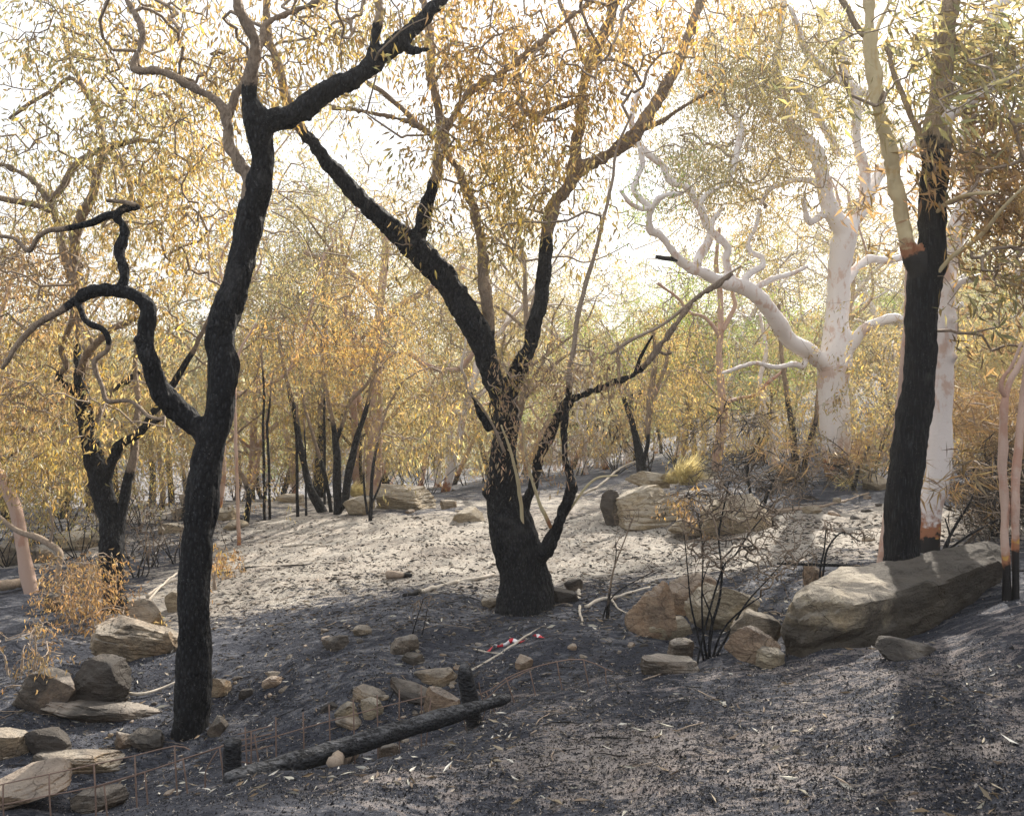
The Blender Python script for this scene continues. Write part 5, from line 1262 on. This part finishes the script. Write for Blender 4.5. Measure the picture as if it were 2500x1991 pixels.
# ------------------------------------------------------------------ woodland behind
def proto_tree(seed, h, pal, mat, char_h, lean=.15, nl=6, leafL=.095, ncl=150, nleaf=36, twisty=.25, rad=.11):
    rng = np.random.default_rng(seed); trunk = []; p = np.array([0, 0, -.3]); d = np.array([rng.normal() * lean, rng.normal() * lean, 1.0])
    n = 9
    for i in range(n):
        z = max(0, p[2]); trunk.append(list(p) + [rad * (1 - .72 * i / n), 1.0 if z < char_h * .8 else .0])
        d += rng.normal(size=3) * .12 * np.array([1, 1, 0]); d /= np.linalg.norm(d); p = p + d * h * .62 / n
    brs = [('trunk', trunk)]
    for k in range(nl):
        i = int(n * (.38 + .6 * k / nl)); i = min(i, n - 1); q = np.array(trunk[i][:3]); a = k * 2.4 + rng.uniform(0, 1); dd = np.array([math.cos(a), math.sin(a), .75]); dd /= np.linalg.norm(dd)
        Lb = h * rng.uniform(.28, .42); pts = []
        for j in range(6):
            pts.append(list(q) + [trunk[i][3] * .62 * (1 - .75 * j / 6), 1.0 if q[2] < char_h * .8 else 0.0]); dd = dd + rng.normal(size=3) * twisty; dd[2] += .12; dd /= np.linalg.norm(dd); q = q + dd * Lb / 6
        brs.append(('limb', pts))
    out = []
    S = []
    for nm, pts in brs:
        Rr = catmull(np.array(pts), .12); S.append(Rr[len(Rr) // 3:, :3]); acc = Acc(); V, Q, T = tube(Rr[:, :3], Rr[:, 3], 7, .15, seed)
        acc.add(V, Q, T, np.concatenate([np.repeat(Rr[:, 4], 7), Rr[[0, -1], 4]])); out.append((nm, acc.mesh(nm, M[mat])))
    S = np.concatenate(S); A = []
    tips = [b[1][-1][:3] for b in brs] + [b[1][3][:3] for b in brs[1:]]
    for q in range(ncl // 6):
        c = np.array(tips[rng.integers(len(tips))]) + rng.normal(size=3) * np.array([.6, .6, .36]) * h * .11
        for e in range(6): A.append(c + rng.normal(size=3) * np.array([.42, .42, .22]))
    A = np.array(A); P, par, rd, ns, dirs = grow(S, A, rng, rmin=.006, rmax=.035)
    acc = Acc(); V, Q = twig_acc(P, par, rd, ns, 3); acc.add(V, Q, None, np.zeros(len(V)))
    out.append(('twigs', acc.mesh('twigs', M['twig'])))
    out.append(('crown', leaf_mesh('crown', [sprays(A, dirs, nleaf, leafL, rng, pal, spread=.24, aspect=.26, droop=.7)], (0, 0, 0), M['leaf'])))
    return out
PROTO = [proto_tree(1, 9, 'gold', 'burnt', 2.2), proto_tree(2, 8, 'olive', 'pinkbark', .4, twisty=.4), proto_tree(3, 9.5, 'gold', 'burnt', 4.0, lean=.08), proto_tree(4, 8.5, 'olive', 'angophora', .3, twisty=.45, lean=.2),
         proto_tree(5, 7, 'orange', 'burnt', 3.0, lean=.2), proto_tree(6, 9, 'green', 'angophora', .2, twisty=.4), proto_tree(7, 10, 'far', 'burnt', 2.0), proto_tree(8, 6, 'brown', 'burnt', 2.5, nl=4),
         proto_tree(9, 14, 'gold', 'burnt', 2.5, nl=10, ncl=270, twisty=.38, lean=.12, rad=.13), proto_tree(10, 14, 'olive', 'angophora', .3, nl=10, ncl=270, twisty=.45, lean=.16, rad=.14), proto_tree(12, 13, 'olive', 'pinkbark', .3, nl=9, ncl=240, twisty=.45, lean=.14, rad=.11)]
NAMES = [('scorched_gum_tree', 'scorched gold-leaved gum'), ('pink_gum_tree', 'olive-leaved pink-barked gum'), ('scorched_gum_tree', 'straight black-legged gold-leaved gum'), ('angophora_tree', 'crooked pale-barked angophora'),
         ('scorched_gum_tree', 'small orange-leaved gum'), ('green_gum_tree', 'gum still in green leaf'), ('scorched_gum_tree', 'tall grey-leaved gum'), ('scorched_gum_tree', 'low brown-leaved gum'),
         ('scorched_gum_tree', 'tall open-crowned gold-leaved gum'), ('angophora_tree', 'tall open-crowned pale-barked angophora'), ('pink_gum_tree', 'tall open-crowned pink-barked gum')]
MARKS = [(-60, 'the left edge'), (40, 'the salmon trunk'), (150, 'the dead limb'), (240, 'the black forked gum'), (330, 'the slender grey trunk'), (415, 'the tall charred gum'), (500, 'the pink pole'), (562, 'the close pair of poles'), (640, 'the leaning black stem'), (712, 'the twin black trunks'),
         (788, 'the rust-brown trunk'), (880, 'the ochre outcrop'), (985, 'the flat pale shelf'), (1080, 'the multi-stemmed gum'), (1200, 'the low stub arm'), (1290, 'the narrow brown block'), (1370, 'the pale boulder'), (1448, 'the grass tussock'), (1515, 'the pink forked gum'),
         (1585, 'the black needle bush'), (1676, 'the leaning sapling'), (1765, 'the massive angophora'), (1840, 'the pale flat rock'), (1920, 'the straight black trunk'), (1985, 'the white trunk'), (2060, 'the right-hand needle bush'), (2125, 'the tan trunk pair'), (2220, 'the right edge')]
_used = {}
def where(u, D):
    k = min(range(len(MARKS)), key=lambda i: abs(MARKS[i][0] - u)); m = MARKS[k]
    side = 'in line with' if abs(u - m[0]) < 18 else ('just left of' if u < m[0] else 'just right of')
    return side + ' ' + m[1]
def uniq(base, u, D):
    far = 'close behind' if D < 18 else 'behind' if D < 24 else 'well behind' if D < 32 else 'far behind' if D < 50 else 'farthest back'
    return base + ', ' + far + ', ' + where(u, D)
def free(base, u, D):
    for q in range(40):
        l = uniq(base, u, D)
        if l not in _used: break
        u += 23 if q % 2 else -11; D *= 1.01
    _used[l] = 1
    return l, u, D
def put(k, u, D, s, rz, grp):
    lab, u, D = free(NAMES[k][1], u, D)
    x = (u - W / 2) / F * D
    root = empty(NAMES[k][0], (x, D, gz(x, D))); root.rotation_euler = (0, 0, rz); root.scale = (s, s, s)
    for nm, me in PROTO[k]:
        o = link(nm, me, root)
        if nm in ('twigs', 'crown'): o['kind'] = 'stuff'
    tag(root, lab, 'tree', 'trees ' + grp)
_rb = np.random.default_rng(42)
def strip(us, Ds, ks, grp, smin=.75, smax=1.15):
    for u in us:
        D = _rb.uniform(*Ds); uu = u + _rb.uniform(-40, 40); k = ks[_rb.integers(len(ks))]
        put(k, uu, D, _rb.uniform(smin, smax), _rb.uniform(0, 6.28), grp)
strip(range(-40, 520, 150), (13, 17), [0, 4, 7, 0], 'in the nearer row left of the clearing', .55, .85)
strip(range(-80, 640, 150), (20, 28), [0, 1, 2, 6, 3], 'in the woods behind the left ledge', .7, 1.1)
strip(range(540, 1240, 130), (21, 30), [0, 4, 2, 1, 3, 3], 'in the woods straight behind the clearing', .7, 1.1)
strip(range(1240, 1660, 110), (21, 29), [0, 2, 3, 3, 1, 5], 'in the woods behind the pale boulder', .6, .95)
strip(range(1660, 2260, 120), (24, 32), [5, 1, 3, 6, 0], 'in the woods behind the massive angophora', .6, .9)
strip(range(-100, 1300, 130), (34, 48), [6, 1, 2, 3, 6, 0], 'on the far slope', .9, 1.4)
strip(range(1300, 2260, 130), (34, 48), [6, 1, 5, 5, 6, 0], 'on the far right slope', .7, 1.1)
strip(range(-100, 2260, 150), (54, 78), [6, 6, 5, 1], 'at the back of the woods', .9, 1.4)
strip([560, 700, 840, 960], (20, 28), [1, 3, 6], 'standing tall behind the leaning limb', 1.2, 1.5)
strip([20, 230, 420], (15, 21), [8, 9, 10], 'rising over the left of the clearing', .8, 1.0)
strip([600, 760, 920, 1090], (18, 26), [9, 8, 10, 10], 'rising over the back of the clearing', .85, 1.1)
strip([1290, 1440, 1590], (22, 27), [9, 10], 'rising over the pale boulder', .7, .9)
strip(range(1190, 2260, 62), (28, 44), [9, 10, 5, 6, 9], 'filling the sky over the right of the clearing', .95, 1.35)
strip(range(-60, 1190, 90), (28, 42), [8, 9, 10, 6], 'filling the sky over the back of the clearing', .9, 1.25)
strip([1850, 2060], (26, 32), [9, 10], 'rising over the right bank', .7, .9)
strip([1270, 1340, 1410, 1480], (23, 29), [5, 5, 1], 'rising green past the central gum', .85, 1.1)
strip([1860, 1990, 2050, 2110, 2170, 2230], (19, 26), [1, 3, 5, 0, 7], 'on the right-hand bank', .45, .7)
strip(range(1290, 2000, 170), (29, 38), [5, 5], 'behind the crooked limb', .8, 1.1)
# understorey
def proto_bush(seed, pal, h=1.3, n=60, nleaf=16, leafL=.09, dark=.6):
    rng = np.random.default_rng(seed); out = []; S = []
    acc = Acc()
    for k in range(6):
        a = rng.uniform(0, 6.28); q = np.array([rng.normal() * .05, rng.normal() * .05, -.1]); d = np.array([math.cos(a) * .45, math.sin(a) * .45, 1.0]); pts = []
        for j in range(5): pts.append(list(q) + [.014 * (1 - .15 * j), dark if j < 3 else 0]); d += rng.normal(size=3) * .2; d /= np.linalg.norm(d); q = q + d * h / 5.5
        Rr = catmull(np.array(pts), .1); S.append(Rr[3:, :3]); V, Q, T = tube(Rr[:, :3], Rr[:, 3], 5); acc.add(V, Q, T, np.concatenate([np.repeat(Rr[:, 4], 5), Rr[[0, -1], 4]]))
    out.append(('stems', acc.mesh('stems', M['burnt']))); S = np.concatenate(S)
    A = np.stack([rng.normal(size=n) * h * .33, rng.normal(size=n) * h * .33, h * rng.uniform(.3, 1.15, n)], 1); P, par, rd, ns, dirs = grow(S, A, rng, rmin=.0022, rmax=.008)
    acc = Acc(); V, Q = twig_acc(P, par, rd, ns, 3); acc.add(V, Q, None, np.full(len(V), .4)); out.append(('twigs', acc.mesh('twigs', M['burnt'])))
    out.append(('foliage', leaf_mesh('foliage', [sprays(A, dirs, nleaf, leafL, rng, pal, spread=.15, aspect=.26)], (0, 0, 0), M['leaf'])))
    return out
BUSH = [proto_bush(1, 'gold', 2.0, 90), proto_bush(2, 'brown', 1.4, 60), proto_bush(3, 'olive', 2.4, 110), proto_bush(4, 'dark', 1.3, 26, 8), proto_bush(5, 'gold', 3.2, 120, 16, .11)]
BN = ['gold-leaved bush', 'brown-leaved bush', 'olive-leaved bush', 'nearly bare blackened bush', 'tall gold-leaved bush']
def bushes(us, Ds, ks, where_, grp, smin=.6, smax=1.1):
    for u in us:
        D = _rb.uniform(*Ds); uu = u + _rb.uniform(-20, 20); k = ks[_rb.integers(len(ks))]; lab, uu, D = free(BN[k], uu, D); x = (uu - W / 2) / F * D
        root = empty('scorched_bush', (x, D, gz(x, D))); s = _rb.uniform(smin, smax); root.scale = (s, s, s); root.rotation_euler = (0, 0, _rb.uniform(0, 6.28))
        for nm, me in BUSH[k]: link(nm, me, root)['kind'] = 'stuff'
        tag(root, lab, 'shrub', 'bushes ' + grp)
bushes(range(-20, 340, 48), (11.5, 15), [0, 1, 3, 2, 4], 'around the black forked gum', 'around the forked gum', .6, 1.0)
bushes(range(220, 360, 34), (10, 11.5), [3, 3], 'in the ash right of the black forked gum', 'right of the forked gum', .5, .8)
bushes(range(420, 700, 50), (17, 22), [0, 1, 4, 0], 'behind the thin black poles', 'behind the black poles', .6, 1.0)
bushes(range(680, 1040, 40), (19, 25), [0, 4, 1, 0], 'behind the ochre outcrop', 'behind the outcrop', .7, 1.0)
bushes(range(1040, 1320, 40), (19, 26), [0, 1, 2, 4], 'at the far edge of the clearing', 'at the far edge of the clearing', .7, 1.1)
bushes(range(1300, 1660, 44), (17, 22), [0, 1, 2, 3, 4], 'behind the pale boulder', 'behind the pale boulder', .7, 1.1)
bushes(range(1800, 2240, 40), (14, 20), [2, 1, 0, 4], '', 'on the right-hand bank', .7, 1.1)
bushes(range(1660, 2200, 50), (19, 26), [2, 1, 0, 4], 'on the bank behind the massive angophora', 'behind the massive angophora', .7, 1.1)
# far wooded hillside, one mass
def far_forest():
    rng = np.random.default_rng(9); n = 1500; parts = []
    D = rng.uniform(80, 260, n); x = rng.uniform(-.85, .85, n) * D; z = terr(x, D)
    C = []
    for k in range(14):
        C.append(np.stack([x + rng.normal(size=n) * 2.0, D + rng.normal(size=n) * 2.0, z + rng.uniform(1.0, 9, n)], 1))
    C = np.concatenate(C); dirs = np.tile(np.array([[0, 0, -1.0]]), (len(C), 1))
    V, T, c = sprays(C, dirs, 4, 1.5, rng, 'far', spread=1.2, aspect=.5)
    o = link('far_forest', make_mesh('far_forest', V, [T], M['leaf'], False, {'col': c}))
    tag(o, 'hazy wooded hillside far behind the trees', 'forest', kind='stuff')
far_forest()
def haze():
    lo = np.array([-420, -30, -14.0]); hi = np.array([420, 420, 46.0])
    V = np.array([[x, y, z] for x in (lo[0], hi[0]) for y in (lo[1], hi[1]) for z in (lo[2], hi[2])])
    Q = np.array([[0, 1, 3, 2], [4, 6, 7, 5], [0, 4, 5, 1], [2, 3, 7, 6], [0, 2, 6, 4], [1, 5, 7, 3]])
    m = bpy.data.materials.new('smoke_haze'); m.use_nodes = True; m.node_tree.nodes.clear()
    o = m.node_tree.nodes.new('ShaderNodeOutputMaterial'); v = m.node_tree.nodes.new('ShaderNodeVolumePrincipled')
    v.inputs['Color'].default_value = (.95, .92, .87, 1); v.inputs['Density'].default_value = HAZE; v.inputs['Anisotropy'].default_value = .4
    m.node_tree.links.new(v.outputs[0], o.inputs['Volume'])
    tag(link('haze', make_mesh('haze', V, [Q], m, False)), 'thin smoky haze in the air', 'haze', kind='stuff')
HAZE = .0014
haze()
# ------------------------------------------------------------------ litter on the ground
def litter():
    rng = np.random.default_rng(3); P = []; 
    for zb, n in [((0,1380,1100,1680), 520), ((1000,1400,2156,1717), 170), ((1250,1250,1900,1420), 100), ((450,1100,1700,1330), 500)]:
        P.append(rhits(zb, n, rng))
    P = np.concatenate(P); P[:, 2] += .012; n = len(P)
    a = rng.uniform(0, 6.28, n); Dr = np.stack([np.cos(a), np.sin(a), rng.normal(size=n) * .12], 1)
    L = rng.uniform(.035, .085, n) * (1 + .2 * (P[:, 1] > 6)); V, T = leaf_arrays(P, Dr, L, L * rng.uniform(.16, .28, n), rng)
    cs = np.array([(.62, .58, .48), (.34, .28, .20), (.26, .19, .12), (.20, .15, .11), (.70, .66, .58)]); c = cs[rng.integers(0, 5, n)] * rng.uniform(.7, 1.1, (n, 1))
    tag(link('leaf_litter', make_mesh('leaf_litter', V, [T], M['litter'], False, {'col': np.repeat(c, 4, 0)})), 'scattered pale fallen gum leaves on the ash', 'leaf litter', kind='stuff')
    # burnt leaf flakes, thick on the clearing
    Pd = []
    for zb, n, k, sg in [((430,1085,1720,1330), 1500, 6, .25), ((0,1330,1400,1700), 900, 5, .2), ((1650,1090,2156,1180), 300, 5, .25), ((1000,1400,2156,1717), 900, 5, .12)]:
        c = rhits(zb, n, rng); c = np.repeat(c, k, 0); c[:, :2] += rng.normal(size=(len(c), 2)) * sg; Pd.append(c)
    Pd = np.concatenate(Pd); n = len(Pd); Pd[:, 2] = fast_z(Pd[:, 0], Pd[:, 1]) + rng.uniform(.004, .016, n)
    a = rng.normal(size=n) * .8 + math.pi * rng.integers(0, 2, n); Dr = np.stack([np.cos(a), np.sin(a), rng.normal(size=n) * .25], 1)
    L = rng.uniform(.025, .075, n) * np.clip(Pd[:, 1] / 8, .35, 1.3); V, T = leaf_arrays(Pd, Dr, L, L * rng.uniform(.14, .34, n), rng)
    cs = np.array([(.04, .04, .042), (.06, .055, .05), (.11, .09, .075), (.22, .18, .14), (.40, .34, .27)]); c = cs[rng.choice(5, n, p=[.34, .26, .18, .14, .08])]
    tag(link('charred_litter', make_mesh('charred_litter', V, [T], M['litter'], False, {'col': np.repeat(c, 4, 0)})), 'burnt leaf flakes strewn over the pale clearing', 'leaf litter', kind='stuff')
    # charcoal crumbs and grit
    C = []
    for zb, n, k, sg in [((0,1380,2156,1717), 9000, 5, .10), ((450,1090,2156,1400), 2600, 5, .2)]:
        c = rhits(zb, n, rng); c = np.repeat(c, k, 0); c[:, :2] += rng.normal(size=(len(c), 2)) * sg; C.append(c)
    C = np.concatenate(C); C[:, 2] = fast_z(C[:, 0], C[:, 1]) + .003; n = len(C)
    s = rng.uniform(.0016, .0048, n)[:, None, None] * (1 + 1.2 * (rng.random((n, 1, 1)) > .96)) * np.clip(C[:, 1] / 5, 1, 2.4)[:, None, None]
    tet = np.array([[1, 0, -.4], [-.5, .87, -.4], [-.5, -.87, -.4], [0, 0, .9]], float)
    V = C[:, None] + (tet[None] * rng.uniform(.5, 1.4, (n, 4, 1)) + rng.normal(size=(n, 4, 3)) * .25) * s
    f = np.array([[0, 1, 3], [1, 2, 3], [2, 0, 3]])
    T = (np.arange(n)[:, None, None] * 4 + f[None]).reshape(-1, 3)
    pal = np.array([(.012, .012, .014), (.02, .02, .024), (.045, .044, .046), (.17, .15, .14), (.48, .43, .39)]); c = pal[rng.choice(5, n, p=[.36, .24, .14, .14, .12])]
    tag(link('gravel', make_mesh('gravel', V.reshape(-1, 3), [T], M['litter'], False, {'col': np.repeat(c, 4, 0)})), 'charcoal crumbs and grit strewn over the ground', 'gravel', kind='stuff')
    acc = Acc()
    for zb, n in [((430,1120,1700,1330), 420), ((0,1400,1500,1620), 130)]:
        for p in rhits(zb, n, rng):
            a = rng.uniform(0, 6.28); Lg = rng.uniform(.04, .2); r = rng.uniform(.0015, .0045)
            m = np.array([math.cos(a), math.sin(a), 0]) * Lg; Pt = [p - m / 2, p + rng.normal(size=3) * Lg * .08, p + m / 2]
            Pt = np.array(Pt); Pt[:, 2] = fast_z(Pt[:, 0], Pt[:, 1]) + r + .004; V, Q, T = tube(Pt, [r, r, r * .6], 4); acc.add(V, Q, T, np.full(len(V), float(rng.random() < .65)))
    tag(link('twig_litter', acc.mesh('twig_litter', M['twig'])), 'small burnt twigs scattered on the ground', 'twig litter', kind='stuff')
litter()
